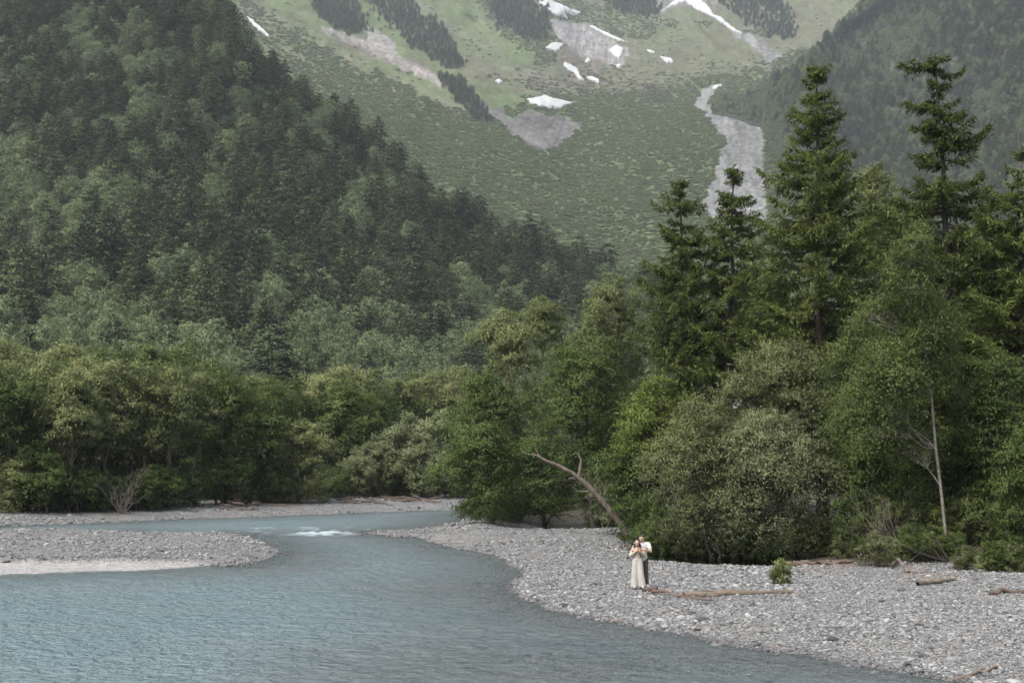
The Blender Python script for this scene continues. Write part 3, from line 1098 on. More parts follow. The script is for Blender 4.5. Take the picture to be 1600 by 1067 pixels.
isb = rng.random(len(q)) < bprob
keep = thin(q, np.where(isb, 6.4, 7.8) * rng.uniform(0.75, 1.15, len(q)), rng)
q, isb, kpx, kpy = q[keep], isb[keep], kpx[keep], kpy[keep]
sc_ = rng.uniform(0.62, 1.22, len(q)) * np.where(rng.random(len(q)) < 0.12, 0.7, 1)
az = rng.uniform(0, 6.283, len(q))
var = np.where(isb, rng.integers(0, len(HB), len(q)), rng.integers(0, len(HC), len(q)))
order = np.argsort(q[:, 1] / sc_)
vis = (kpx > -10) & (kpy < 625) & (kpy > 0)
single = np.zeros(len(q), bool)
for b in (False, True):
    pick = [i for i in order if isb[i] == b and vis[i]][:190 if b else 300]
    single[pick] = True


def hill_label(b, px, py):
    side = 'at the foot of the left hillside, just above the riverside trees' if py > 480 else 'on the left part of the steep wooded hillside' if px < 330 else 'on the right part of the steep wooded hillside'
    return ('pale green broadleaf tree ' if b else 'dark conifer ') + side


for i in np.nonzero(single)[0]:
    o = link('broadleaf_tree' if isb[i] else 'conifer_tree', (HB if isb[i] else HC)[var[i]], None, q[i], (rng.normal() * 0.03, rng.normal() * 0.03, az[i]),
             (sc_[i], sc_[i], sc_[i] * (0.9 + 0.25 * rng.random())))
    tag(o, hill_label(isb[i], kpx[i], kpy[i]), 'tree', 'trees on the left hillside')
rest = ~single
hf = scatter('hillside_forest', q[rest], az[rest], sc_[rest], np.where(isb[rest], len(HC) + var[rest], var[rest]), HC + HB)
tag(hf, 'dense mixed forest covering the upper left hillside', 'forest')

# ------------------------------------------------------------------ scrub and woods on the far slopes
SB = [hill_broadleaf(250 + k, h, w, 520, 0.9, M['scrub'], 4) for k, (h, w) in enumerate([(5.5, 8), (4.5, 7), (6.5, 8.5)])]
SBB = [hill_broadleaf(260 + k, h, w, 220, 1.2, M['scrub_brown'], 4) for k, (h, w) in enumerate([(3.5, 7), (3.0, 6.5)])]
wz_ = np.where(zone == 0, 1.0, np.where(zone == 1, 0.006, np.where(zone == 2, 0.008 + 0.6 * smooth(85, 165, PY + 40 * fbm(PX / 40, PY / 25, 3, 174)), 0.0))) * (PY < 500) * (PY > -40)
wz_ = wz_ * (0.35 + 0.9 * smooth(60, 230, PY))
wz_ = wz_ * smooth(1330, 1250, PX) + 0.03 * smooth(0.25, 0.5, fbm(ac / 12.0, al / 30.0, 4, 173)) * ((zone == 1) | (zone == 2))
q, qi, qj = sample_surface(rng, V3, 62000, wz_)
zb_ = (zone[qi, qj] == 2) | (rng.random(len(q)) < 0.10)
keep = thin(q, 3.8, rng)
q, zb_ = q[keep], zb_[keep]
idx = np.where(zb_, len(SB) + rng.integers(0, len(SBB), len(q)), rng.integers(0, len(SB), len(q)))
sf = scatter('alpine_scrub', q, rng.uniform(0, 6.28, len(q)), np.stack([np.ones(len(q)), np.ones(len(q)), np.full(len(q), 0.28)], -1) * rng.uniform(0.6, 1.3, (len(q), 1)), idx, SB + SBB)
tag(sf, 'pale green scrub covering the floor of the far valley', 'scrub')

FAR_WOODS = [[(556, -20), (640, -20), (652, 30), (690, 42), (706, 80), (728, 104), (700, 106), (650, 82), (616, 50)],
             [(748, -20), (835, -20), (856, 30), (850, 62), (820, 60), (780, 40)],
             [(468, -20), (530, -20), (560, 22), (576, 52), (540, 56), (500, 30)],
             [(925, -20), (1022, -20), (1026, 20), (1000, 26), (960, 20)],
             [(1095, -20), (1190, -20), (1235, 25), (1245, 60), (1205, 56), (1150, 28)],
             [(690, 125), (715, 130), (745, 165), (760, 195), (735, 180)]]
FW_LAB = ['dark wood running down the far slope, longest of the strips', 'dark wood left of the longest snow streak high on the slope',
          'dark wood at the top left of the far slope beside the hillside edge', 'dark wood high on the slope left of the big snow gully',
          'dark wood on the headwall right of the big snow gully', 'small dark clump of trees above the grey scree apron']
for poly, lab in zip(FAR_WOODS, FW_LAB):
    w_ = smooth(-7, 7, sdist(poly, wpx, wpy) + 5 * fbm(PX / 12, PY / 9, 3, 176)) ** 1.5
    q, qi, qj = sample_surface(rng, V3, 1500, w_)
    q = q[thin(q, 6.5, rng)]
    o = scatter('distant_wood', q, rng.uniform(0, 6.28, len(q)), rng.uniform(0.45, 0.8, len(q)), rng.integers(0, len(HC), len(q)), HC)
    tag(o, lab, 'wood')

wr = ((rpx > 1100) & (rpx < 1750))[None, :] * (rpy > -120)
q, qi, qj = sample_surface(rng, R3, 34000, wr.astype(float) * (1 + 2 * (rpx < 1260)[None, :]))
rpx_, rpy_ = rpx[qj], rpy[qi, qj]
keep = thin(q, 6.0, rng)
q, rpx_, rpy_ = q[keep], rpx_[keep], rpy_[keep]
br_ = rng.random(len(q)) < np.clip(0.30 + 0.6 * smooth(-0.1, 0.4, fbm(rpx_ / 60, rpy_ / 60, 3, 95)) + 0.6 * smooth(1300, 1210, rpx_ + 0.4 * (200 - rpy_)), 0, 0.96)
idx = np.where(br_, len(HC) + rng.integers(0, len(HB), len(q)), rng.integers(0, len(HC), len(q)))
o = scatter('ridge_forest', q, rng.uniform(0, 6.28, len(q)), rng.uniform(0.6, 1.05, len(q)), idx, HC + HB)
tag(o, 'hazy blue mixed forest on the ridge behind the tall spruces', 'forest')

# ------------------------------------------------------------------ snow patches
m, N, L, P = nodes_of('old_snow')
tc = N.new('ShaderNodeTexCoord')
L.new(ramp(N, L, noise_n(N, L, tc.outputs['Object'], 0.05, 5, 0.6), [(0.3, (0.42, 0.41, 0.40)), (0.55, (0.50, 0.505, 0.51))]), P.inputs['Base Color'])
P.inputs['Roughness'].default_value = 0.8
M['snow'] = m
SNOW = [
    ('forked snow streak at the top centre, beside the dark wood', [(833, 2), (846, -3), (866, 3), (888, 13), (912, 21), (899, 26), (883, 21), (889, 32), (866, 24), (849, 11)]),
    ('long thin diagonal snow streak below the forked one', [(915, 40), (927, 41), (953, 54), (987, 69), (961, 64), (937, 53)]),
    ('upright lump of snow on grey scree below the diagonal streak', [(949, 79), (957, 74), (964, 70), (975, 78), (973, 86), (967, 93), (958, 87)]),
    ('small broad snow patch below the upper dark wood', [(851, 77), (862, 67), (884, 69), (876, 78), (869, 83)]),
    ('snow patch running down in a broken zigzag', [(878, 103), (883, 97), (903, 108), (907, 118), (914, 128), (903, 126), (898, 117), (888, 112)]),
    ('small flat snow patch right of the zigzag patch', [(914, 121), (926, 121), (937, 126), (936, 132), (924, 128)]),
    ('tiny snow spot above the zigzag patch', [(911, 98), (918, 91), (924, 96), (918, 101)]),
    ('tiny snow spot under the upright snow lump', [(961, 103), (970, 100), (972, 105), (964, 107)]),
    ('thin upper sliver of snow right of the scree', [(1009, 78), (1023, 81), (1024, 85), (1012, 82)]),
    ('snow sliver with a rock band, rightmost of the thin ones', [(1029, 88), (1050, 92), (1054, 99), (1042, 100), (1034, 95)]),
    ('largest low snow patch, just above the grey scree apron', [(822, 156), (835, 154), (850, 150), (874, 157), (899, 162), (872, 173), (846, 169), (828, 162)]),
    ('big branching snow gully at the top right of the valley', [(1029, 21), (1047, 7), (1062, -4), (1056, -30), (1090, -30), (1093, -2), (1110, 13), (1115, 23), (1127, 27), (1144, 43), (1168, 57), (1145, 51), (1124, 36),
                                                              (1108, 25), (1085, 15), (1070, 4), (1050, 10)]),
    ('thin snow edge at the head of the pale scree bed', [(1110, 138), (1120, 134), (1131, 132), (1128, 136), (1113, 141)]),
    ('narrow snow sliver at the upper edge of the left hillside', [(384, 26), (395, 32), (409, 45), (426, 62), (417, 60), (402, 48), (390, 37)]),
    ('lone pale snow spot on the brown slope', [(771, 128), (780, 124), (788, 130), (780, 134)]),
]
for k, (lab, poly) in enumerate(SNOW):
    poly = np.array(poly, float)
    st = 1.1
    x0, y0 = poly.min(0) - 3
    x1, y1 = poly.max(0) + 3
    X, Y_ = np.meshgrid(np.arange(x0, x1, st), np.arange(y0, y1, st))
    s = sdist(poly, X, Y_) + 1.5 * fbm(X / 4.5, Y_ / 4.0, 3, 300 + k) - 0.2
    P3 = at_depth(X, Y_, valley_D(X, Y_) - 2.0)
    P3[..., 2] += np.clip(s, 0, 3) * 0.9 + 1.6
    inn = s > 0
    B = bmesh.new()
    ids = {}
    for (i, j) in zip(*np.nonzero(inn[:-1, :-1] & inn[1:, :-1] & inn[1:, 1:] & inn[:-1, 1:])):
        vs = []
        for a, b in ((i + 1, j), (i + 1, j + 1), (i, j + 1), (i, j)):
            if (a, b) not in ids:
                ids[(a, b)] = B.verts.new(P3[a, b])
            vs.append(ids[(a, b)])
        B.faces.new(vs)
    if not ids:
        B.free()
        continue
    ext = bmesh.ops.extrude_edge_only(B, edges=[e for e in B.edges if e.is_boundary])
    for v in [g for g in ext['geom'] if isinstance(g, bmesh.types.BMVert)]:
        v.co.z -= 6.0
        v.co.y += 3.0
    me = bpy.data.meshes.new('snow_patch')
    B.to_mesh(me)
    B.free()
    me.materials.append(M['snow'])
    me.polygons.foreach_set('use_smooth', np.ones(len(me.polygons), bool))
    tag(link('snow_patch', me), lab, 'snow patch', 'snow patches on the far slope')

# ------------------------------------------------------------------ trees by the river
def put_tree(name, W, F, bark_m, leaf_m, x, y, label, cat='tree', group=None, rotz=0.0, scale=1.0, z=None):
    o = link(name, None, None, (x, y, gz(x, y) if z is None else z), (0, 0, rotz), scale)
    o.empty_display_size = 0.5
    tag(o, label, cat, group)
    if W is not None:
        link('trunk', W if isinstance(W, bpy.types.Mesh) else W.mesh('trunk', [bark_m]), o)
    link('crown', F if isinstance(F, bpy.types.Mesh) else F.mesh('crown', [leaf_m]), o)
    return o


def top_h(px, py, Y):
    """height above the ground of a treetop seen at px, py and standing Y metres away."""
    return float(at_depth(px, py, Y)[2]) - gz(x_at(px, Y), Y)


# the tall spruces of the right bank
def spruce(px, py, Y, seed, prof, label, nwh, base_px=None, **kw):
    x = x_at(base_px if base_px else px, Y)
    h = top_h(px, py, Y)
    ln = x_at(px, Y, py) - x
    W, F = make_conifer(seed, h, prof, 0.12, nwh, 0.012 * h + 0.05, lean=ln, **kw)
    put_tree('spruce_tree', W, F, M['bark'], M['spruce'], x, Y, label, group='tall spruces on the right bank')


spruce(1276, 103, 82, 1, [(0.1, 4.6), (0.35, 4.6), (0.55, 4.0), (0.68, 3.3), (0.75, 2.7), (0.82, 1.8), (0.9, 1.5), (0.96, 1.1), (1, 0.5)],
       'tall pointed spruce with a long bare branch reaching right', 44, 1284, gaps=((0.90, 0.915), (0.955, 0.965)),
       extra=[(0.735, 0.15, 3.9, 0.32), (0.735, 3.0, 3.4, 0.25), (0.60, 0.05, 4.6, 0.35), (0.88, 0.4, 1.9, 0.25)])
for args in [
    (1462, 92, 76, 2, [(0.1, 4.8), (0.35, 5.0), (0.55, 4.4), (0.66, 3.6), (0.72, 2.3), (0.78, 1.8), (0.84, 1.7), (0.88, 1.8), (0.92, 1.1), (0.96, 1.4), (1, 1.2)],
     'tallest spruce with separate layers and a flat top reaching left', 40, 1494, dict(gaps=((0.735, 0.765), (0.865, 0.878), (0.905, 0.925), (0.95, 0.975)),
     extra=[(0.985, 3.1, 1.9, 0.02), (0.985, 3.5, 1.5, 0.0), (0.965, 0.1, 1.5, 0.15), (0.90, 3.1, 1.8, 0.05), (0.815, 0.1, 2.7, 0.32), (0.815, -0.3, 2.5, 0.3),
            (0.60, 0.05, 5.2, 0.30), (0.58, 3.2, 4.6, 0.1), (0.67, 3.2, 3.8, 0.05), (0.68, 0.0, 3.4, 0.15)])),
    (1147, 262, 95, 3, [(0.1, 3.6), (0.4, 3.8), (0.6, 3.2), (0.75, 2.6), (0.85, 1.9), (0.93, 1.2), (1, 0.6)],
     'slender spruce, right one of the pair before the pale scree', 38, 1140, dict(gaps=((0.93, 0.945),))),
    (1062, 283, 97, 4, [(0.1, 3.4), (0.4, 3.6), (0.6, 3.2), (0.75, 2.8), (0.85, 2.0), (0.93, 1.7), (1, 0.6)],
     'slender spruce, left one of the pair before the pale scree', 34, 1068, dict(gaps=((0.88, 0.905), (0.955, 0.965)))),
    (1606, 232, 72, 5, [(0.1, 4.4), (0.4, 4.6), (0.6, 3.9), (0.75, 3.0), (0.85, 2.2), (0.93, 1.4), (1, 0.6)],
     'dark spruce cut off by the right edge of the view', 36, 1600, dict()),
    (1215, 395, 90, 6, [(0.1, 3.8), (0.4, 4.2), (0.6, 3.6), (0.8, 2.6), (0.93, 1.4), (1, 0.6)],
     'lower spruce filling the gap left of the tall pointed spruce', 32, 1215, dict()),
    (1375, 330, 88, 7, [(0.1, 4.0), (0.4, 4.6), (0.6, 4.0), (0.8, 3.0), (0.93, 1.7), (1, 0.8)],
     'lower spruce between the two tallest spruces', 32, 1378, dict()),
    (1545, 380, 80, 8, [(0.1, 4.0), (0.4, 4.4), (0.6, 3.9), (0.8, 2.8), (0.93, 1.5), (1, 0.6)],
     'shorter spruce right of the tallest one', 32, 1545, dict()),
]:
    spruce(args[0], args[1], args[2], args[3], args[4], args[5], args[6], args[7], **args[8])


def crown_tree(name, seed, x0, x1, y0, y1, Y, mat, label, n=8, nleaf=15000, leaf=0.2, base_px=None, r0=0.2, bark_m='bark', cat='tree', taper=0.0, lobe=0.44, deep=0.85, **kw):
    nleaf, leaf, n = int(nleaf * 1.8), leaf * 0.87, int(n * 1.25)
    kw.setdefault('twig', 0.3)
    """a tree whose crown fills the photo box x0..x1, y0..y1 at the distance Y."""
    pc = (x0 + x1) / 2
    bpx = base_px if base_px else pc
    bx_ = x_at(bpx, Y)
    g = gz(bx_, Y)
    a, b = at_depth(x0, (y0 + y1) / 2, Y), at_depth(x1, (y0 + y1) / 2, Y)
    zt, zb = at_depth(pc, y0, Y)[2] - g, max(0.15, at_depth(pc, y1, Y)[2] - g)
    w = b[0] - a[0]
    off = (a[0] + b[0]) / 2 - bx_
    lobes = [(l[0] + off, *l[1:]) for l in auto_lobes(seed, w, w * deep, zb, zt, n, taper, lobe)]
    W, F = make_broadleaf(seed, lobes, r0, leaf, nleaf, **kw)
    return put_tree(name, W, F, M[bark_m], M[mat], bx_, Y, label, cat)


# trees behind, then the front of the right bank
crown_tree('broadleaf_tree', 301, 726, 862, 497, 600, 122, 'bank', 'round-crowned tree on a bare trunk, left end of the right bank', 7, 9000, 0.26, 792, 0.32, 'red_bark')
crown_tree('broadleaf_tree', 302, 800, 886, 470, 560, 130, 'bank', 'taller round-headed tree behind the bare-trunked one', 6, 7000, 0.26, 845, 0.30, 'red_bark')
crown_tree('broadleaf_tree', 303, 880, 1025, 438, 640, 112, 'bank', 'tall open-crowned tree left of the spruce pair', 9, 12000, 0.25, 955, 0.3)
crown_tree('broadleaf_tree', 304, 690, 830, 588, 760, 104, 'maple', 'spreading tree at the left tip of the right bank', 8, 12000, 0.23, 770, 0.25)
crown_tree('broadleaf_tree', 305, 800, 1015, 545, 795, 94, 'maple', 'big dark green tree behind the leaning dead trunk', 12, 19000, 0.22, 925, 0.17)
crown_tree('broadleaf_tree', 306, 684, 820, 670, 806, 97, 'maple', 'dark leafy tree overhanging the river', 9, 14000, 0.21, 770, 0.2, droop=0.4)
crown_tree('broadleaf_tree', 307, 770, 912, 690, 808, 102, 'maple', 'dense dark bush-like tree above the pool', 9, 14000, 0.20, 850, 0.2)
crown_tree('broadleaf_tree', 308, 962, 1100, 598, 790, 78, 'yellow', 'yellow-green tree with flat sprays beside the olive thicket', 9, 14000, 0.20, 1040, 0.2, flat=0.35, droop=0.15)
crown_tree('broadleaf_tree', 309, 1128, 1310, 542, 690, 75, 'olive', 'pale greyish tree rising above the thicket', 10, 17000, 0.17, 1225, 0.2, up=0.45, droop=0.1)
crown_tree('broadleaf_tree', 310, 1000, 1210, 640, 862, 69, 'olive', 'large olive green thicket tree right behind the couple', 13, 24000, 0.155, 1110, 0.16, up=0.3, multi=3)
crown_tree('broadleaf_tree', 311, 1085, 1320, 655, 868, 68, 'willow', 'wide green thicket tree over the dark backwater', 13, 24000, 0.155, 1240, 0.18, up=0.25, multi=3, trunk=None)
crown_tree('broadleaf_tree', 312, 1280, 1430, 500, 800, 68, 'birch', 'dark leafy tree left of the birch', 12, 20000, 0.165, 1360, 0.2)
crown_tree('broadleaf_tree', 313, 1470, 1640, 560, 770, 64, 'maple', 'tree with bright flat sprays at the right edge', 11, 18000, 0.165, 1565, 0.2, flat=0.3, droop=0.15)
crown_tree('broadleaf_tree', 314, 1545, 1700, 680, 885, 60, 'maple', 'dense dark bush cut off by the right edge', 10, 18000, 0.15, 1610, 0.14, multi=3)
crown_tree('broadleaf_tree', 315, 1400, 1560, 690, 850, 66, 'maple', 'shadowy bush behind the fallen trunk', 9, 14000, 0.16, 1480, 0.14, multi=3)
crown_tree('broadleaf_tree', 316, 1300, 1440, 690, 850, 67, 'birch', 'low bush left of the birch trunk', 9, 13000, 0.16, 1370, 0.14, multi=3)
crown_tree('broadleaf_tree', 317, 990, 1140, 420, 640, 108, 'maple', 'tree filling in below the spruce pair', 9, 11000, 0.25, 1060, 0.25)
crown_tree('broadleaf_tree', 318, 1310, 1430, 275, 460, 100, 'bank', 'paler feathery tree behind, between the two tallest spruces', 8, 10000, 0.25, 1375, 0.25, up=0.4)
crown_tree('broadleaf_tree', 319, 1100, 1260, 480, 660, 100, 'maple', 'dark tree under the spruces above the olive thicket', 9, 11000, 0.24, 1180, 0.25)
crown_tree('broadleaf_tree', 320, 1480, 1650, 420, 620, 92, 'maple', 'dark tree under the spruces at the right edge', 9, 11000, 0.24, 1570, 0.25)
crown_tree('broadleaf_tree', 321, 930, 1060, 680, 850, 80, 'maple', 'green bush at the foot of the leaning dead trunk', 8, 12000, 0.19, 1010, 0.15, multi=2)

crown_tree('broadleaf_tree', 322, 690, 800, 596, 770, 122, 'bank', 'pale green tree behind the left tip of the right bank', 8, 8000, 0.26, 745, 0.25)
crown_tree('broadleaf_tree', 323, 780, 900, 590, 770, 126, 'bank', 'tree filling in below the two round-headed trees', 8, 8000, 0.27, 840, 0.25)
crown_tree('broadleaf_tree', 324, 880, 1010, 570, 770, 122, 'maple', 'dark tree deep in the wood behind the leaning trunk', 8, 8000, 0.27, 945, 0.25)
crown_tree('broadleaf_tree', 325, 1395, 1530, 470, 720, 84, 'maple', 'dark tree behind the birch', 9, 9000, 0.22, 1462, 0.25)
# the birch: pale trunk, narrow tall crown
bxx = x_at(1478, 61)
hb = top_h(1440, 345, 61)
zf = lambda py: float(at_depth(1450, py, 61)[2]) - gz(bxx, 61)
ox = lambda px, py: x_at(px, 61, py) - bxx
tr = [(ox(p, y_), 0.06 * math.sin(y_ * 0.05), zf(y_)) for p, y_ in ((1480, 870), (1476, 820), (1470, 760), (1462, 700), (1455, 620), (1447, 540), (1440, 470), (1440, 400), (1442, 355))]
lob = []
rg = np.random.default_rng(77)
for k in range(17):
    t = k / 16
    yy = 375 + 330 * t
    hw = np.interp(yy, [360, 420, 520, 620, 705], [16, 48, 80, 88, 70])
    cxx = np.interp(yy, [350, 705], [1428, 1415]) + rg.uniform(-0.62, 0.62) * hw
    r_ = 0.45 * hw * 64 / FPX + 0.35
    lob.append((ox(cxx, yy), rg.normal() * 0.6 + (0.9 if yy > 470 else -0.1), zf(yy), r_, r_, r_ * 0.9))
W, F = make_broadleaf(330, lob, 0.085, 0.125, 66000, up=0.1, flat=0.9, droop=0.45, clump=0.8, trunk=tr)
put_tree('birch_tree', W, F, M['birch_bark'], M['birch'], bxx, 61, 'birch with a pale slender trunk and airy crown on the right bank')


# smaller bushes on the gravel
def bush(seed, px, py, w, h, mat, label, leaf=0.10, nleaf=3500, up=0.7, z=0.55, name='bush'):
    g = on_level(px, py, z)
    lob = auto_lobes(seed, w, w * 0.8, 0.0, h, 5, 0.25, 0.5)
    W, F = make_broadleaf(seed, lob, 0.05, leaf, nleaf, up=up, flat=0.9, droop=0.1, clump=0.45 if w > 1.5 else 1.7, multi=4, wid=0.32, twig=0.9)
    o = put_tree(name, W, F, M['bark'], M[mat], g[0], g[1], label, 'bush')
    for c in o.children:
        if c.name.startswith('trunk'):
            c.name = 'stems'
        else:
            c.name = 'foliage'


bush(401, 1221, 911, 0.62, 0.72, 'sprout', 'small young willow bush standing alone on the gravel', 0.10, 2600, 1.1)
bush(402, 1368, 890, 2.3, 1.1, 'olive', 'low spreading bush at the gravel edge before the driftwood', 0.10, 4200, 0.4)
bush(403, 1395, 868, 3.2, 2.4, 'olive', 'arching pale bush above the driftwood tangle', 0.11, 6500, 0.4)
bush(404, 945, 823, 3.2, 2.9, 'willow', 'rounded grey-green bush under the leaning dead trunk', 0.13, 6000, 0.5, 0.6)
bush(405, 806, 810, 3.0, 1.8, 'willow', 'grey-green bush at the waterline left of the pool', 0.14, 4500, 0.5, 0.5)
bush(406, 1465, 862, 2.0, 1.7, 'yellow', 'fresh green bush at the foot of the birch', 0.10, 4500, 0.5, 0.7)

# understory that closes the foot of both woods
US = []
for k, (w, h, mat) in enumerate([(3.6, 2.2, 'birch'), (3.0, 1.7, 'bank'), (4.2, 2.8, 'maple'), (3.2, 2.4, 'olive')]):
    W, F = make_broadleaf(450 + k, auto_lobes(450 + k, w, w * 0.8, -0.15, h, 6, 0.1, 0.5), 0.07, 0.13, 9000, up=0.4, flat=0.8, droop=0.2, clump=0.6, multi=4, twig=0.3)
    US.append((W.mesh('stems', [M['bark']]), F.mesh('foliage', [M[mat]])))
rg = np.random.default_rng(460)


def under(px, py, z, v, s, label, group):
    g = on_level(px, py, z)
    o = link('bush', None, None, (g[0], g[1], gz(g[0], g[1])), (0, 0, rg.uniform(0, 6.28)), s)
    tag(o, label, 'bush', group)
    link('stems', US[v][0], o)
    link('foliage', US[v][1], o)


for k in range(13):
    under(752 + k * 20 + rg.uniform(-6, 6), (800 if 3 <= k <= 8 else 807 + k * 0.8) - rg.uniform(1, 6), 0.8, rg.integers(4), rg.uniform(0.8, 1.2), 'low bush at the foot of the trees between the river and the leaning dead trunk', 'understory of the right bank')
for k in range(15):
    under(1015 + k * 19 + rg.uniform(-6, 6), 846 + min(k, 12) * 0.9 - rg.uniform(0, 5), 0.6, rg.integers(4), rg.uniform(0.65, 1.05), 'low bush overhanging the dark backwater behind the gravel', 'understory of the right bank')
for k in range(11):
    under(1330 + k * 30 + rg.uniform(-6, 6), 858 - rg.uniform(0, 5), 0.8, rg.integers(4), rg.uniform(0.7, 1.1), 'low bush in the shade behind the driftwood tangle', 'understory of the right bank')
for k in range(9):
    under(1512 + k * 16 + rg.uniform(-5, 5), 886 + rg.uniform(-4, 3), 0.8, rg.integers(4), rg.uniform(0.28, 0.5), 'small green undergrowth around the fallen trunk', 'understory of the right bank')
for k in range(8):
    under(1395 + k * 14 + rg.uniform(-5, 5), 866 + rg.uniform(-4, 5), 0.9, rg.integers(4), rg.uniform(0.3, 0.55), 'small undergrowth between the arching bush and the birch', 'understory of the right bank')
for k in range(26):
    px = -20 + k * 29 + rg.uniform(-8, 8)
    under(px, np.interp(px, [0, 180, 330, 420, 520, 700], [792, 791, 779, 783, 777, 772]) - rg.uniform(0.5, 2.5), 1.0, rg.integers(3), rg.uniform(0.8, 1.4), 'low bush at the foot of the far bank trees', 'understory of the far bank')

# ------------------------------------------------------------------ left bank
LT = []
for k, (h, w, z0, mat, n, up, drp, bk) in enumerate([
        (10.5, 6.0, 3.0, 'bank', 9, 0.2, 0.3, 'red_bark'), (9.5, 5.2, 3.4, 'bank', 8, 0.2, 0.3, 'red_bark'), (11, 6.5, 3.8, 'bank', 9, 0.25, 0.25, 'bark'),
        (8.5, 6.5, 0.8, 'maple', 10, 0.2, 0.35, 'bark'), (7.5, 6.0, 0.1, 'bank', 10, 0.35, 0.2, 'bark'), (6.5, 7.4, 0.0, 'willow', 12, 0.6, 0.05, 'bark'),
        (9.0, 5.0, 1.5, 'birch', 9, 0.3, 0.3, 'bark'), (4.0, 4.5, 0.0, 'maple', 7, 0.4, 0.15, 'bark')]):
    W, F = make_broadleaf(500 + k, auto_lobes(500 + k, w, w * 0.9, z0, h, n), 0.17, 0.235, 17000 if h > 5 else 8000, up=up, droop=drp, clump=0.85, multi=1 if z0 > 0.7 else 3, twig=0.4)
    LT.append((W.mesh('trunk', [M[bk]]), F.mesh('crown', [M[mat]]), h, w))
KIND = ['round-headed tree on a bare reddish trunk', 'slim tree on a bare reddish trunk', 'tall spreading tree', 'full leafy tree', 'broad bush-like tree', 'pale grey-green willow', 'narrow leafy tree', 'low dark bush']


def left_tree(v, px, py_top, Y, label, group=None, wide=1.0, name='broadleaf_tree', cat='tree'):
    x = x_at(px, Y)
    s = top_h(px, py_top, Y) / (LT[v][2] * 0.97)
    return put_tree(name, LT[v][0], LT[v][1], None, None, x, Y, label, cat, group, random.uniform(0, 6.28), (s * wide, s * wide, s))


LEFT = [
    (3, 8, 590, 116, 'full leafy tree at the left edge of the far bank', 1.0), (0, 60, 580, 119, 'round-headed tree, second from the left edge of the far bank', 1.0),
    (1, 105, 596, 117, 'slim tree with a pale bare trunk on the far bank, left', 0.95), (2, 165, 583, 122, 'tall tree with twin reddish trunks on the far bank', 1.0),
    (0, 225, 588, 125, 'tree with a straight reddish trunk behind the bare grey shrub', 0.95), (1, 262, 592, 126, 'slim-trunked tree right of the bare grey shrub', 0.9),
    (2, 305, 600, 131, 'spreading brownish green tree in the middle of the far bank', 0.9), (6, 350, 602, 134, 'narrow leafy tree right of the spreading one', 1.0),
    (3, 395, 615, 137, 'full leafy tree above the driftwood heap', 1.0), (6, 425, 612, 142, 'narrow tree behind the big rounded bush', 1.0),
    (4, 470, 660, 141, 'big rounded bright green bush-like tree reaching the gravel', 1.15), (4, 432, 690, 140, 'lower rounded bush-like tree left of the biggest one', 1.0),
    (6, 540, 612, 162, 'dark green tree in the gap between the rounded bush and the willows', 1.25), (3, 585, 622, 168, 'dark leafy tree behind the pale willows', 1.0),
    (5, 590, 690, 158, 'pale willow, left one of the clump by the far gravel', 0.9), (5, 640, 660, 160, 'pale willow, tallest of the clump by the far gravel', 0.95), (5, 700, 655, 162, 'pale willow, right one of the clump by the far gravel', 1.0),
    (5, 556, 712, 155, 'pale willow, lowest of the clump by the far gravel', 1.0), (5, 668, 700, 156, 'low pale willow in front of the tallest of the clump', 1.1), (5, 738, 668, 161, 'pale willow half hidden behind the right bank trees', 1.1),
    (2, 650, 605, 185, 'tall tree behind the pale willows', 1.1), (0, 700, 612, 190, 'round-headed tree behind the willow clump, right', 1.2),
    (4, 20, 720, 113.5, 'dark understory bush at the left edge of the far bank', 1.2), (7, 68, 715, 114.5, 'bright fern-like bush on the far bank beside the left edge', 1.2),
    (7, 130, 740, 117, 'low dark bush under the pale bare trunk', 1.2), (7, 222, 745, 121.5, 'low bush right of the bare grey shrub', 1.2), (7, 258, 735, 124, 'low bush under the slim-trunked tree', 1.3),
    (7, 300, 738, 128, 'low bush left of the driftwood heap', 1.2), (7, 352, 720, 132, 'leafy low bush above the driftwood heap', 1.4), (7, 95, 735, 118, 'low dark bush behind the bright fern-like one', 1.3),
    (4, 385, 700, 138, 'rounded bush behind the driftwood heap', 1.0), (7, 520, 735, 156, 'low bush in the dark gap beside the willows', 1.2),
    (7, 165, 735, 123, 'low bush under the twin reddish trunks', 1.3), (7, 40, 735, 117, 'low bush between the left edge and the bright fern-like one', 1.3),
]
for v, px, pt, Y, lab, wd in LEFT:
    left_tree(v, px, pt, Y, lab, 'trees along the far bank', wd)
rg = np.random.default_rng(600)
for k in range(30):
    px = -90 + k * 28 + rg.uniform(-9, 9)
    Y = np.interp(px, [-100, 300, 700], [127, 148, 195]) + rg.uniform(-4, 6)
    v = [0, 2, 3, 6, 1, 2][rg.integers(6)]
    left_tree(v, px, np.interp(px, [-100, 0, 120, 300, 450, 700], [566, 572, 578, 598, 610, 612]) + rg.uniform(-24, 20), Y, 'broadleaf tree in the second row behind the far bank trees', 'second row of trees behind the far bank', 1.1)
for k in range(26):
    px = -90 + k * 34 + rg.uniform(-12, 12)
    Y = np.interp(px, [-100, 300, 700], [150, 176, 225]) + rg.uniform(-5, 8)
    v = [0, 2, 3, 6, 1, 2][rg.integers(6)]
    left_tree(v, px, np.interp(px, [-100, 0, 120, 300, 450, 700], [556, 562, 568, 588, 602, 604]) + rg.uniform(-22, 18), Y, 'broadleaf tree at the foot of the wooded hillside', 'third row of trees at the foot of the hillside', 1.15)

# ------------------------------------------------------------------ dead wood
def wood_obj(name, B, mat, label, cat, parent=None, group=None):
    me = B.mesh(name, [M[mat]])
    o = link(name, me, parent)
    if parent is None:
        tag(o, label, cat, group)
    return o


rg = np.random.default_rng(700)
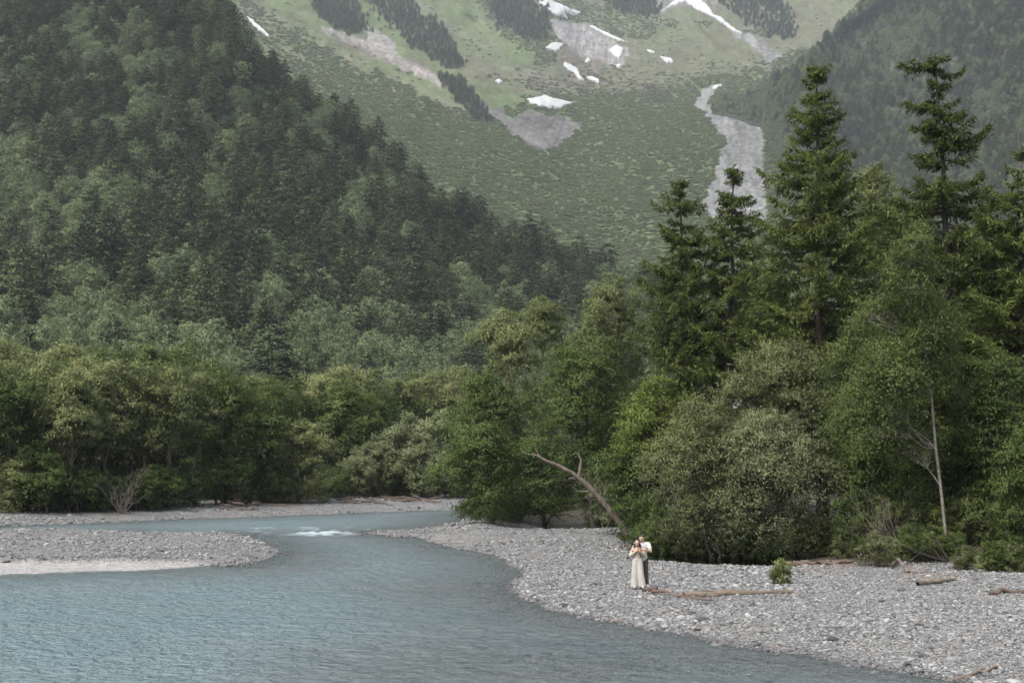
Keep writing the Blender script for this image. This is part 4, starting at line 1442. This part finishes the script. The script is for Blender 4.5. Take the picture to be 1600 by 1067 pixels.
# leaning dead trunk
YT = 79.0
pt = lambda px, py, Y=YT: at_depth(px, py, Y)
B = Buf()
path = [(982, 838), (968, 815), (950, 793), (932, 772), (912, 752), (893, 738), (872, 727), (852, 719), (838, 711), (822, 709)]
B.tube([pt(*p) for p in path], [0.22, 0.175, 0.155, 0.165, 0.14, 0.12, 0.10, 0.085, 0.055, 0.015], 9, jit=0.2, rng=rg)
base = link('dead_tree', None, None, pt(982, 838))
tag(base, 'leaning dead trunk with broken branch stubs over the gravel', 'dead tree')


def part(name, B, mat, parent):
    me = B.mesh(name, [M[mat]])
    o = link(name, me, parent)
    o.location = [-c for c in parent.location]
    return o


part('trunk', B, 'dead', base)
for br, r in (([(905, 745), (907, 730), (908, 718), (903, 708), (898, 705)], (0.11, 0.10, 0.08, 0.04, 0.015)), ([(843, 714), (838, 703), (835, 694)], (0.05, 0.035, 0.012)),
              ([(925, 767), (912, 768), (896, 767)], (0.05, 0.035, 0.012)), ([(944, 774), (946, 766), (948, 759)], (0.04, 0.03, 0.012)),
              ([(934, 770), (931, 760), (927, 755)], (0.09, 0.06, 0.015)), ([(822, 709), (816, 705), (812, 700)], (0.03, 0.02, 0.01)), ([(905, 748), (893, 747), (888, 748)], (0.06, 0.05, 0.02))):
    B = Buf()
    B.tube([pt(*p) for p in br], r, 6, jit=0.1, rng=rg)
    part('branch', B, 'dead', base)


sg = link('dead_tree', None, None, (x_at(1604, 78), 78, gz(x_at(1604, 78), 78)))
tag(sg, 'thin pale dead treetop beside the spruce at the right edge', 'dead tree')
B = Buf()
B.tube([pt(1606, 840, 78), pt(1602, 500, 78), pt(1597, 300, 78), pt(1594, 240, 78), pt(1590, 192, 78)], [0.14, 0.10, 0.06, 0.04, 0.012], 6, jit=0.1, rng=rg)
part('trunk', B, 'drift', sg)
for a_, b_ in (((1597, 300), (1590, 286)), ((1595, 262), (1601, 248)), ((1593, 235), (1588, 224))):
    B = Buf()
    B.tube([pt(*a_, 78), pt(*b_, 78)], [0.025, 0.01], 5)
    part('branch', B, 'drift', sg)


def log(px0, py0, px1, py1, r, mat, label, z=0.55, name='driftwood_log', bow=0.02, branches=(), tip=0.6):
    a, b = on_level(px0, py0, z), on_level(px1, py1, z)
    a[2], b[2] = gz(a[0], a[1]) + r * 0.7, gz(b[0], b[1]) + r * 0.55
    root = link(name, None, None, (a[0], a[1], gz(a[0], a[1])))
    tag(root, label, 'driftwood')
    B = Buf()
    p = bend(rg, a, b, 9, bow)
    for k in range(1, 8):
        p[k, 2] = max(p[k, 2], gz(p[k, 0], p[k, 1]) + r * 0.4)
    B.tube(p, r * np.linspace(1, tip, 9), 8, jit=0.12, rng=rg)
    part('trunk', B, mat, root)
    for t, dx, dy, dz, rb in branches:
        s = p[int(t * 8)]
        B = Buf()
        e = s + np.array([dx, dy, dz])
        B.tube(bend(rg, s, e, 5, 0.08), np.linspace(rb, rb * 0.3, 5), 6, jit=0.1, rng=rg)
        part('branch', B, mat, root)
    return root


log(1068, 926, 1241, 926, 0.12, 'drift', 'long straight driftwood log lying on the gravel beside the couple', branches=((0.1, -0.9, 0.2, 0.0, 0.04), (0.3, -0.8, -0.15, 0.02, 0.03)))
log(1005, 917, 1110, 932, 0.07, 'wetdrift', 'dark split branch at the feet of the couple', bow=0.05, branches=((0.3, -0.4, 0.1, 0.05, 0.02), (0.8, 0.7, 0.1, 0.05, 0.03)))
log(1070, 922, 1190, 920, 0.04, 'drift', 'thin grey pole just behind the long log', bow=0.03)
log(1434, 914, 1492, 908, 0.10, 'drift', 'short thick log before the driftwood tangle', 0.6)
log(1541, 929, 1640, 926, 0.09, 'wetdrift', 'rough brown log at the right edge of the gravel', 0.6, bow=0.04, branches=((0.5, 0.3, 0.2, 0.10, 0.03),))
log(1449, 1056, 1565, 1049, 0.05, 'drift', 'crooked driftwood branch at the waterline, lower right', 0.12, bow=0.05, branches=((0.55, 0.02, -0.45, -0.02, 0.06), (0.35, 0.6, 0.15, 0.06, 0.02)))
log(1420, 893, 1344, 866, 0.06, 'dead', 'pale dead branch rising from the driftwood tangle', 0.7, bow=0.06)
# fallen trunk with root tangle
YF = 56.0
pf = lambda px, py, Y=YF: at_depth(px, py, Y)
root = link('fallen_tree', None, None, pf(1485, 893))
tag(root, 'dark fallen trunk with a tangle of roots at the forest edge', 'fallen tree')
B = Buf()
B.tube([pf(1485, 882), pf(1510, 872), pf(1545, 868), pf(1580, 868, 57), pf(1640, 866, 58)], [0.24, 0.22, 0.2, 0.19, 0.17], 9, jit=0.12, rng=rg)
part('trunk', B, 'bark', root)
for br, r in (([(1490, 880), (1460, 872), (1430, 862), (1405, 850), (1385, 840)], 0.10), ([(1485, 885), (1455, 880), (1420, 884), (1400, 880)], 0.07), ([(1470, 874), (1460, 860), (1445, 846)], 0.05),
              ([(1408, 891), (1420, 878), (1447, 855)], 0.035), ([(1480, 872), (1470, 855), (1462, 838)], 0.06), ([(1430, 862), (1410, 862), (1392, 858)], 0.03),
              ([(1405, 850), (1390, 852), (1370, 842), (1352, 836)], 0.03), ([(1490, 888), (1470, 893), (1452, 897)], 0.05), ([(1500, 885), (1510, 893), (1516, 898)], 0.04)):
    B = Buf()
    pts = np.array([pf(p[0], p[1], YF + rg.uniform(-0.5, 0.5)) for p in br])
    B.tube(pts, np.linspace(r, r * 0.3, len(pts)), 6, jit=0.1, rng=rg)
    part('root', B, 'dead' if r < 0.05 else 'bark', root)


def bare_shrub(px, py, Y, h, spread, n, mat, label, seed, name='bare_shrub', lean=0.0, r=0.035):
    rg2 = np.random.default_rng(seed)
    x = x_at(px, Y, py)
    o = link(name, None, None, (x, Y, gz(x, Y)))
    tag(o, label, 'dead shrub')
    for k in range(n):
        B = Buf()
        a = rg2.uniform(0, 6.28)
        e = np.array([math.cos(a) * spread * rg2.uniform(0.3, 1) + lean, math.sin(a) * spread * 0.5, h * rg2.uniform(0.55, 1.05)])
        p = bend(rg2, (0, 0, -0.1), e, 7, 0.06)
        B.tube(p, np.linspace(r, r * 0.25, 7), 5)
        for q_ in range(5):
            s = p[rg2.integers(2, 6)]
            B.tube(bend(rg2, s, s + (rvec(rg2, 1)[0] * [0.8, 0.5, 0.5] + [lean * 0.2, 0, 0.5]) * h * 0.28, 4, 0.08), np.linspace(r * 0.5, r * 0.15, 4), 4)
        me = B.mesh('stem', [M[mat]])
        link('stem', me, o)


bare_shrub(190, 792, 117.0, 3.6, 3.4, 15, 'dead', 'bare grey shrub with spreading leafless stems on the far bank', 710)
bare_shrub(372, 786, 131, 2.2, 1.6, 7, 'dead', 'bare sticks poking out of the driftwood heap on the far bank', 711)
bare_shrub(1415, 870, 57.0, 3.2, 1.0, 9, 'dead', 'spray of bare pinkish twigs leaning left above the arching bush', 712, 'bare_shrub', -1.9, 0.018)


def heap(px0, px1, py, z, n, mat, label, seed, hmax=0.5):
    rg2 = np.random.default_rng(seed)
    c = on_level((px0 + px1) / 2, py, z)
    o = link('driftwood_heap', None, None, (c[0], c[1], gz(c[0], c[1])))
    tag(o, label, 'driftwood')
    for k in range(n):
        px = rg2.uniform(px0, px1)
        g = on_level(px, py + rg2.uniform(-1.5, 1.5), z)
        g[2] = gz(g[0], g[1]) + rg2.uniform(0.03, hmax)
        a = rg2.normal() * 0.5
        Lh = rg2.uniform(0.6, 2.2) * (px1 - px0) * c[1] / FPX / 6 + 0.3
        dv = np.array([math.cos(a), math.sin(a), rg2.normal() * 0.12]) * Lh / 2
        B = Buf()
        B.tube(bend(rg2, g - dv, g + dv, 5, 0.06), np.linspace(1, 0.5, 5) * rg2.uniform(0.04, 0.10), 6, jit=0.1, rng=rg2)
        part('branch', B, mat if rg2.random() < 0.75 else 'dead', o)


heap(352, 400, 788, 0.9, 22, 'wetdrift', 'reddish driftwood heap on the far bank gravel', 720, 0.6)
heap(525, 600, 781, 0.9, 20, 'wetdrift', 'low driftwood line before the pale willows, left', 721, 0.35)
heap(605, 690, 779, 0.9, 22, 'wetdrift', 'low driftwood line before the pale willows, right', 722, 0.4)
heap(1232, 1318, 887, 0.5, 44, 'wetdrift', 'red-brown bark litter beside the lone willow bush', 723, 0.15)
log(392, 787, 452, 787, 0.10, 'drift', 'thin dark-ended log on the far bank gravel', 0.8)

# ------------------------------------------------------------------ cobbles
def stone_mesh(seed):
    rg2 = np.random.default_rng(seed)
    b = bmesh.new()
    bmesh.ops.create_icosphere(b, subdivisions=2 if seed < 904 else 1, radius=0.5)
    ax = np.array([1.0, rg2.uniform(0.65, 0.9), rg2.uniform(0.38, 0.6)])
    pl = [(rvec(rg2, 1)[0], rg2.uniform(0.33, 0.46)) for _ in range(7)]
    for v in b.verts:
        p = np.array(v.co)
        for n_, d_ in pl:
            s = p @ n_ - d_
            if s > 0:
                p = p - n_ * s * 0.85
        v.co = p * ax * 1.15
    me = bpy.data.meshes.new('stone')
    b.to_mesh(me)
    b.free()
    me.polygons.foreach_set('use_smooth', np.ones(len(me.polygons), bool))
    return me


m, N, L, P = nodes_of('river_stone')
oi = N.new('ShaderNodeObjectInfo')
tc = N.new('ShaderNodeTexCoord')
base_c = ramp(N, L, oi.outputs['Random'], [(0.0, (0.050, 0.052, 0.055)), (0.17, (0.106, 0.108, 0.110)), (0.5, (0.178, 0.179, 0.177)), (0.8, (0.238, 0.238, 0.233)), (0.95, (0.34, 0.34, 0.333)), (0.965, (0.20, 0.155, 0.125)), (1.0, (0.17, 0.135, 0.115))])
nz = noise_n(N, L, tc.outputs['Object'], 3.0, 5, 0.65)
mc = N.new('ShaderNodeVectorMath')
mc.operation = 'SCALE'
L.new(base_c, mc.inputs[0])
gp = N.new('ShaderNodeNewGeometry')
sx = N.new('ShaderNodeSeparateXYZ')
L.new(gp.outputs['Position'], sx.inputs[0])
wet = N.new('ShaderNodeMapRange')          # stones at the water's edge are wet, darker and glossier
wet.inputs['From Min'].default_value = 0.02
wet.inputs['From Max'].default_value = 0.09
wet.inputs['To Min'].default_value = 0.6
L.new(sx.outputs['Z'], wet.inputs['Value'])
L.new(mathn(N, L, 'MULTIPLY', wet.outputs[0], mathn(N, L, 'ADD', 0.72, mathn(N, L, 'MULTIPLY', nz, 0.55))), mc.inputs['Scale'])
L.new(mc.outputs[0], P.inputs['Base Color'])
L.new(mathn(N, L, 'MULTIPLY', wet.outputs[0], 0.8), P.inputs['Roughness'])
P.inputs['Specular IOR Level'].default_value = 0.3
M['stone'] = m
ST = [stone_mesh(900 + k) for k in range(9)]
for s_ in ST:
    s_.materials.append(m)

rg = np.random.default_rng(800)


def cobble_points(n, px0, px1, py0, py1):
    """random ground points in a window of the view, evenly spread over it."""
    px, py = rg.uniform(px0, px1, n), rg.uniform(py0, py1, n)
    u, v = (px - 800) / FPX, (533.5 - py) / FPX
    s = (0.3 - CAMZ) / (SP + v * CP)
    return u * s, s * (CP - v * SP), px, py


def stony(x, y):
    pr = ground_parts(x, y)
    z = ground_z(x, y, pr)
    land = np.maximum.reduce([pr[0], pr[1], pr[2], pr[3]])
    f = np.maximum(sdist(FOREST_R, x, y), sdist(FOREST_L, x, y))
    sd = sdist(SAND, x, y)
    pl = np.maximum.reduce([sdist(p, x, y) for p in POOLS])
    ok = (land > -0.9) & (f < 0.6 + rg.normal(size=x.shape) * 0.8) & (sd < rg.normal(size=x.shape) * 0.25) & (pl < 0.1)
    return ok, z, land


xs, ys = [], []
for n, w in ((26000, (150, 1000, 930, 1085)), (380000, (560, 1760, 800, 1110)), (60000, (-160, 470, 805, 905)), (45000, (-160, 800, 775, 830))):
    a, b, _, _ = cobble_points(n, *w)
    xs.append(a)
    ys.append(b)
x, y = np.concatenate(xs), np.concatenate(ys)
ok, z, land = stony(x, y)
ok |= (land <= -0.9) & ((np.arange(len(x)) < 26000) | (rg.random(len(x)) < 0.05))
x, y, z, land = x[ok], y[ok], z[ok], land[ok]
patch = fbm(x * 0.22, y * 0.30, 3, 801)
size = np.exp(rg.normal(-3.10, 0.46, len(x))) * (1 + 0.55 * patch) * np.interp(y, [30, 60, 100, 150], [0.95, 1.25, 1.7, 2.1])
size = np.clip(size * np.where(land < -0.9, 2.2, np.where(land < 0.5, 1.25, 1.0)), 0.035, 0.42)
# fine sandy strips with smaller stones
rot = np.stack([rg.normal(0, 0.22, len(x)), rg.normal(0, 0.22, len(x)), rg.uniform(0, 6.283, len(x))], -1)
scl = np.stack([size * rg.uniform(0.8, 1.25, len(x)), size * rg.uniform(0.8, 1.2, len(x)), size * rg.uniform(0.75, 1.3, len(x))], -1)
pts = np.stack([x, y, z + size * 0.10], -1)
idx = rg.integers(0, len(ST), len(x))
appar = size / y
vis = (np.abs(x / y) < 0.36) & (y > 29.3) & (land > 0)
big = np.argsort(-np.where(vis, appar, 0))[:292]
mask = np.zeros(len(x), bool)
mask[big] = True
for i in np.nonzero(mask)[0]:
    o = bpy.data.objects.new('stone', ST[idx[i]])
    COL.objects.link(o)
    o.parent = ground
    o.location, o.rotation_euler, o.scale = pts[i], rot[i], scl[i]
for px, py, sz, v_ in ((1366, 1031, 0.42, 0), (1075, 992, 0.34, 2), (1180, 1008, 0.36, 1), (1424, 998, 0.40, 3), (1190, 1012, 0.30, 4), (1548, 1058, 0.40, 5), (1570, 1062, 0.34, 2), (1302, 1000, 0.30, 1)):
    g = on_level(px, py, 0.25)
    o = bpy.data.objects.new('stone', ST[v_])
    COL.objects.link(o)
    o.parent = ground
    o.location, o.rotation_euler, o.scale = (g[0], g[1], gz(g[0], g[1]) + sz * 0.12), (0.1, 0.1, px * 0.7), (sz, sz * 0.8, sz * (1.3 if px == 1366 else 0.8))
cob = scatter('cobbles', pts[~mask], rot[~mask], scl[~mask], idx[~mask], ST, ground)


# ------------------------------------------------------------------ the couple
def blob(name, caps, mat, parent, voxel=0.012, smooth_it=5, cut=None):
    """one continuous skin over tapered capsules and ellipsoids."""
    b = bmesh.new()
    for c in caps:
        if len(c) == 2:                       # ellipsoid: centre, radii
            r_ = bmesh.ops.create_icosphere(b, subdivisions=3, radius=1.0)
            for v_ in r_['verts']:
                v_.co = Vector([v_.co[i] * c[1][i] + c[0][i] for i in range(3)])
        else:                                 # capsule: a, ra, b, rb
            b2 = bmesh.new()
            for p_, rad_ in ((c[0], c[1]), (c[2], c[3])):
                r_ = bmesh.ops.create_icosphere(b2, subdivisions=2, radius=rad_)
                bmesh.ops.translate(b2, verts=r_['verts'], vec=Vector(p_))
            h_ = bmesh.ops.convex_hull(b2, input=b2.verts[:])
            bmesh.ops.delete(b2, geom=list({g for g in h_['geom_interior'] if isinstance(g, bmesh.types.BMVert)}), context='VERTS')
            tmp = bpy.data.meshes.new('tmp')
            b2.to_mesh(tmp)
            b2.free()
            b.from_mesh(tmp)
            bpy.data.meshes.remove(tmp)
    me_ = bpy.data.meshes.new(name)
    b.to_mesh(me_)
    b.free()
    t_ = bpy.data.objects.new(name + '_raw', me_)
    COL.objects.link(t_)
    md = t_.modifiers.new('r', 'REMESH')
    md.mode = 'VOXEL'
    md.voxel_size = voxel
    if smooth_it:
        sm_ = t_.modifiers.new('s', 'SMOOTH')
        sm_.factor = 0.5
        sm_.iterations = smooth_it
    if voxel < 0.014:
        dc = t_.modifiers.new('d', 'DECIMATE')
        dc.ratio = 0.3
    dg = bpy.context.evaluated_depsgraph_get()
    out = bpy.data.meshes.new_from_object(t_.evaluated_get(dg))
    bpy.data.objects.remove(t_)
    if cut is not None:                       # a straight hem
        b = bmesh.new()
        b.from_mesh(out)
        bmesh.ops.bisect_plane(b, geom=b.verts[:] + b.edges[:] + b.faces[:], plane_co=(0, 0, cut), plane_no=(0, 0, 1), clear_inner=True)
        b.to_mesh(out)
        b.free()
    out.materials.clear()
    out.materials.append(M[mat])
    out.polygons.foreach_set('use_smooth', np.ones(len(out.polygons), bool))
    return link(name, out, parent)


M['skin'] = cloth('skin', (0.42, 0.26, 0.19), (0.50, 0.32, 0.235), 8, 0.5)
M['hair'] = cloth('dark_hair', (0.012, 0.009, 0.008), (0.03, 0.022, 0.018), 20, 0.45)
M['cream'] = cloth('cream_cloth', (0.36, 0.338, 0.305), (0.44, 0.415, 0.378), 12)
M['beige'] = cloth('beige_knit', (0.36, 0.32, 0.255), (0.43, 0.385, 0.31), 40)
M['white'] = cloth('white_cotton', (0.46, 0.455, 0.44), (0.54, 0.535, 0.52), 12)
M['brown'] = cloth('dark_brown_cloth', (0.050, 0.038, 0.030), (0.080, 0.062, 0.050), 14)
M['shoe'] = cloth('white_leather', (0.55, 0.54, 0.52), (0.65, 0.64, 0.62), 10, 0.5)
M['lip'] = cloth('lips', (0.28, 0.10, 0.09), (0.33, 0.13, 0.11), 10, 0.5)
foot = on_level(1001, 917, 0.5)
foot[2] = gz(foot[0], foot[1]) + 0.07


def hand(wrist, toward, sidev, curl):
    """palm and five bent fingers as capsules, starting at the wrist."""
    w_, t_, s_ = Vector(wrist), Vector(toward).normalized(), Vector(sidev).normalized()
    n_ = t_.cross(s_).normalized()
    C = [(w_, 0.026, w_ + t_ * 0.05, 0.030), (w_ + s_ * 0.016, 0.020, w_ + t_ * 0.075 + s_ * 0.026, 0.017), (w_ - s_ * 0.016, 0.020, w_ + t_ * 0.075 - s_ * 0.026, 0.016)]
    for k_, (o_, l_) in enumerate(((0.030, 0.068), (0.011, 0.078), (-0.010, 0.072), (-0.030, 0.056))):
        a_ = w_ + t_ * 0.078 + s_ * o_
        m_ = a_ + (t_ * 0.85 + n_ * curl * 0.5).normalized() * l_ * 0.55
        e_ = m_ + (t_ * 0.45 + n_ * curl).normalized() * l_ * 0.5
        C += [(a_, 0.0095, m_, 0.009), (m_, 0.009, e_, 0.008)]
    a_ = w_ + t_ * 0.025 + s_ * 0.030
    m_ = a_ + (t_ * 0.6 + s_ * 0.8).normalized() * 0.035
    C += [(a_, 0.012, m_, 0.011), (m_, 0.011, m_ + (t_ + n_ * curl * 0.5).normalized() * 0.032, 0.009)]
    return C


def face(root, c, fwd, s):
    """eyes and mouth on a head centred at c looking along fwd."""
    c, fwd = Vector(c), Vector(fwd).normalized()
    sd = fwd.cross(Vector((0, 0, 1))).normalized()
    upv = sd.cross(fwd)
    for k_ in (-1, 1):
        p_ = c + fwd * 0.083 * s + sd * 0.033 * s * k_ + upv * 0.012 * s
        blob('eye', [(p_, (0.012 * s, 0.012 * s, 0.006 * s))], 'hair', root, 0.004, 0)
        p_ = p_ + upv * 0.022 * s
        blob('eyebrow', [(p_ - sd * 0.014 * s, 0.004, p_ + sd * 0.014 * s, 0.0035)], 'hair', root, 0.004, 0)
    p_ = c + fwd * 0.084 * s - upv * 0.052 * s
    blob('mouth', [(p_ - sd * 0.020 * s + upv * 0.004, 0.0055, p_, 0.007), (p_, 0.007, p_ + sd * 0.020 * s + upv * 0.004, 0.0055)], 'lip', root, 0.004, 0)


def head(c, fwd, s):
    c, fwd = Vector(c), Vector(fwd).normalized()
    sd = fwd.cross(Vector((0, 0, 1))).normalized()
    return [(c + Vector((0, 0, 0.018 * s)), (0.076 * s, 0.090 * s, 0.090 * s)), (c + fwd * 0.018 * s + Vector((0, 0, -0.045 * s)), (0.058 * s, 0.064 * s, 0.066 * s)),
            (c + fwd * 0.086 * s + Vector((0, 0, 0.004)), 0.009 * s, c + fwd * 0.100 * s + Vector((0, 0, -0.020 * s)), 0.014 * s),
            (c + sd * 0.078 * s, (0.012 * s, 0.018 * s, 0.028 * s)), (c - sd * 0.078 * s, (0.012 * s, 0.018 * s, 0.028 * s))]


# woman, in front
wo = link('person', None, None, foot - np.array([0.10, 0.0, 0.0]))
tag(wo, 'woman with long dark hair in a cream wide-legged outfit, held from behind', 'person')
hc = (-0.01, -0.045, 1.435)
hf_ = (-0.10, -1.0, 0.06)
body = head(hc, hf_, 0.95) + [((0.0, 0.0, 1.24), 0.050, (-0.005, -0.02, 1.39), 0.046), ((0, 0.01, 0.98), 0.110, (0, 0.0, 1.18), 0.115), ((-0.13, 0.005, 1.245), 0.050, (0.13, 0.005, 1.245), 0.050),
        ((0, 0.01, 0.86), 0.098, (0, 0.01, 1.0), 0.095), ((-0.07, 0.0, 0.84), 0.085, (-0.09, -0.01, 0.46), 0.058), ((-0.09, -0.01, 0.46), 0.055, (-0.10, 0.02, 0.08), 0.036),
        ((0.07, 0.0, 0.84), 0.085, (0.10, -0.05, 0.46), 0.058), ((0.10, -0.05, 0.46), 0.055, (0.145, -0.04, 0.08), 0.036), ((-0.10, 0.02, 0.05), 0.035, (-0.11, -0.10, 0.03), 0.028), ((0.145, -0.04, 0.05), 0.035, (0.16, -0.16, 0.03), 0.028),
        ((-0.155, 0.005, 1.24), 0.046, (-0.235, -0.02, 1.02), 0.038), ((-0.235, -0.02, 1.02), 0.036, (-0.075, -0.165, 1.17), 0.026),
        ((0.155, 0.005, 1.24), 0.046, (0.225, -0.05, 1.02), 0.038), ((0.225, -0.05, 1.02), 0.036, (0.085, -0.185, 1.165), 0.026)]
body += hand((-0.075, -0.165, 1.17), (0.75, -0.25, 0.6), (-0.4, 0.2, 0.9), 0.8) + hand((0.085, -0.185, 1.165), (-0.75, -0.15, 0.6), (0.4, 0.2, 0.9), -0.8)
blob('body', body, 'skin', wo, 0.0085, 3)
blob('trousers', [((0, 0, 0.90), (0.150, 0.118, 0.10)), ((-0.062, 0.0, 0.86), 0.115, (-0.085, -0.01, 0.46), 0.112), ((-0.085, -0.01, 0.46), 0.112, (-0.105, 0.0, 0.05), 0.125),
                  ((0.062, 0.0, 0.86), 0.115, (0.095, -0.05, 0.46), 0.112), ((0.095, -0.05, 0.46), 0.112, (0.150, -0.055, 0.05), 0.130)], 'cream', wo, 0.014, 4, 0.05)
blob('bodice', [((0, 0.005, 0.92), 0.120, (0, 0.005, 1.02), 0.118), ((0, 0.005, 1.02), 0.118, (0, -0.005, 1.16), 0.126), ((-0.05, -0.06, 1.15), (0.075, 0.075, 0.07)), ((0.05, -0.06, 1.15), (0.075, 0.075, 0.07))], 'beige', wo, 0.012, 4)
for k_ in (-1, 1):
    blob('strap', [((0.07 * k_, -0.125, 1.19), 0.012, (0.085 * k_, -0.055, 1.285), 0.012), ((0.085 * k_, -0.055, 1.285), 0.012, (0.085 * k_, 0.06, 1.26), 0.012)], 'beige', wo, 0.007, 1)
    blob('sleeve', [((0.185 * k_, -0.005, 1.15), 0.058, (0.232 * k_, -0.035, 1.02), 0.056), ((0.230 * k_, -0.035, 1.02), 0.055, (0.13 * k_, -0.135, 1.115), 0.044)], 'beige', wo, 0.011, 3)
    blob('shoe', [((0.0225 + 0.1225 * k_, -0.01 - 0.03 * k_, 0.035), 0.042, (0.025 + 0.135 * k_, -0.15 - 0.03 * k_, 0.025), 0.036)], 'shoe', wo, 0.010, 2)
blob('hair', [((-0.005, -0.010, 1.475), (0.090, 0.098, 0.088)), ((-0.078, 0.0, 1.45), 0.036, (-0.105, -0.02, 1.25), 0.034), ((0.070, 0.0, 1.45), 0.036, (0.105, -0.035, 1.24), 0.036),
              ((-0.105, -0.02, 1.25), 0.034, (-0.085, -0.06, 1.17), 0.018), ((0.105, -0.035, 1.24), 0.036, (0.10, -0.085, 1.15), 0.018), ((0.0, 0.05, 1.44), 0.075, (0.0, 0.06, 1.22), 0.080)], 'hair', wo, 0.011, 3)
face(wo, (hc[0], hc[1] - 0.003, hc[2]), hf_, 0.95)

# man, behind her left shoulder
mo = link('person', None, None, foot + np.array([0.10, 0.22, 0.0]))
tag(mo, 'man with short dark hair in a white t-shirt and dark trousers, hugging from behind', 'person')
hc = (-0.045, -0.065, 1.575)
hf_ = (-0.25, -1.0, -0.03)
body = head(hc, hf_, 1.02) + [((-0.01, 0.0, 1.38), 0.062, (-0.035, -0.04, 1.52), 0.056), ((0, 0.0, 1.02), 0.125, (0, 0.0, 1.30), 0.145), ((-0.165, 0.0, 1.385), 0.062, (0.165, 0.0, 1.385), 0.062), ((0, 0, 0.94), 0.105, (0, 0, 1.05), 0.115),
        ((-0.08, 0, 0.92), 0.092, (-0.06, -0.01, 0.50), 0.062), ((-0.06, -0.01, 0.50), 0.060, (-0.04, 0.0, 0.09), 0.040), ((0.08, 0, 0.92), 0.092, (0.10, -0.02, 0.50), 0.062), ((0.10, -0.02, 0.50), 0.060, (0.125, 0.0, 0.09), 0.040),
        ((-0.04, 0.0, 0.05), 0.04, (-0.05, -0.13, 0.035), 0.033), ((0.125, 0.0, 0.05), 0.04, (0.145, -0.14, 0.035), 0.033),
        ((-0.19, 0.0, 1.38), 0.056, (-0.345, -0.10, 1.235), 0.046), ((-0.345, -0.10, 1.235), 0.044, (-0.375, -0.285, 1.225), 0.031),
        ((0.19, 0.0, 1.38), 0.056, (0.245, -0.18, 1.16), 0.046), ((0.245, -0.18, 1.16), 0.044, (0.02, -0.40, 1.225), 0.031)]
body += hand((-0.375, -0.285, 1.225), (0.55, -0.75, -0.15), (0.1, 0.2, 0.95), -0.7) + hand((0.02, -0.40, 1.225), (-0.95, -0.12, 0.15), (0.05, 0.2, 0.95), -0.6)
blob('body', body, 'skin', mo, 0.0085, 3)
blob('t_shirt', [((0, 0, 0.95), 0.148, (0, 0, 1.10), 0.142), ((0, 0, 1.10), 0.142, (0, 0, 1.31), 0.158), ((-0.17, 0.0, 1.385), 0.076, (0.17, 0.0, 1.385), 0.076), ((-0.185, 0.0, 1.38), 0.072, (-0.275, -0.055, 1.30), 0.068),
                 ((0.185, 0.0, 1.38), 0.074, (0.222, -0.10, 1.26), 0.070), ((0, 0, 0.92), (0.165, 0.125, 0.06))], 'white', mo, 0.013, 4)
blob('trousers', [((0, 0, 0.93), (0.155, 0.118, 0.09)), ((-0.078, 0, 0.90), 0.102, (-0.06, -0.01, 0.50), 0.080), ((-0.06, -0.01, 0.50), 0.079, (-0.04, 0.0, 0.12), 0.066), ((0.078, 0, 0.90), 0.102, (0.10, -0.02, 0.50), 0.080), ((0.10, -0.02, 0.50), 0.079, (0.125, 0.0, 0.12), 0.066)], 'brown', mo, 0.012, 3)
for k_ in (-1, 1):
    x_ = 0.0425 + 0.0825 * k_
    blob('shoe', [((x_, 0.03, 0.045), 0.046, (x_ + 0.02 * k_, -0.17, 0.032), 0.040)], 'shoe', mo, 0.010, 2)
blob('hair', [((hc[0] + 0.004, hc[1] + 0.024, hc[2] + 0.052), (0.085, 0.092, 0.070)), ((hc[0] + 0.012, hc[1] + 0.055, hc[2] - 0.01), (0.070, 0.050, 0.070)), ((hc[0] - 0.05, hc[1] - 0.055, hc[2] + 0.080), 0.026, (hc[0] + 0.045, hc[1] - 0.065, hc[2] + 0.082), 0.026)], 'hair', mo, 0.010, 2)
face(mo, (hc[0], hc[1] - 0.003, hc[2]), hf_, 1.02)

# ------------------------------------------------------------------ haze over the whole valley
hx, y0, y1, z0, z1 = 5200, -60, 5400, -6, 2150
v = [(sx, yy, zz) for zz in (z0, z1) for yy in (y0, y1) for sx in (-hx, hx)]
f = np.array([(0, 2, 3, 1), (4, 5, 7, 6), (0, 1, 5, 4), (2, 6, 7, 3), (0, 4, 6, 2), (1, 3, 7, 5)])
m = bpy.data.materials.new('valley_haze')
m.use_nodes = True
N, L = m.node_tree.nodes, m.node_tree.links
N.remove(N['Principled BSDF'])
pv = N.new('ShaderNodeVolumePrincipled')
pv.inputs['Color'].default_value = (0.84, 0.93, 1.0, 1)
pv.inputs['Density'].default_value = HAZE_DENSITY
pv.inputs['Anisotropy'].default_value = 0.1
L.new(pv.outputs[0], N['Material Output'].inputs['Volume'])
me = mesh_np('haze', v, [f], [m])
if HAZE_DENSITY > 0:
    tag(link('haze', me), 'thin pale haze filling the valley', 'haze', kind='stuff')
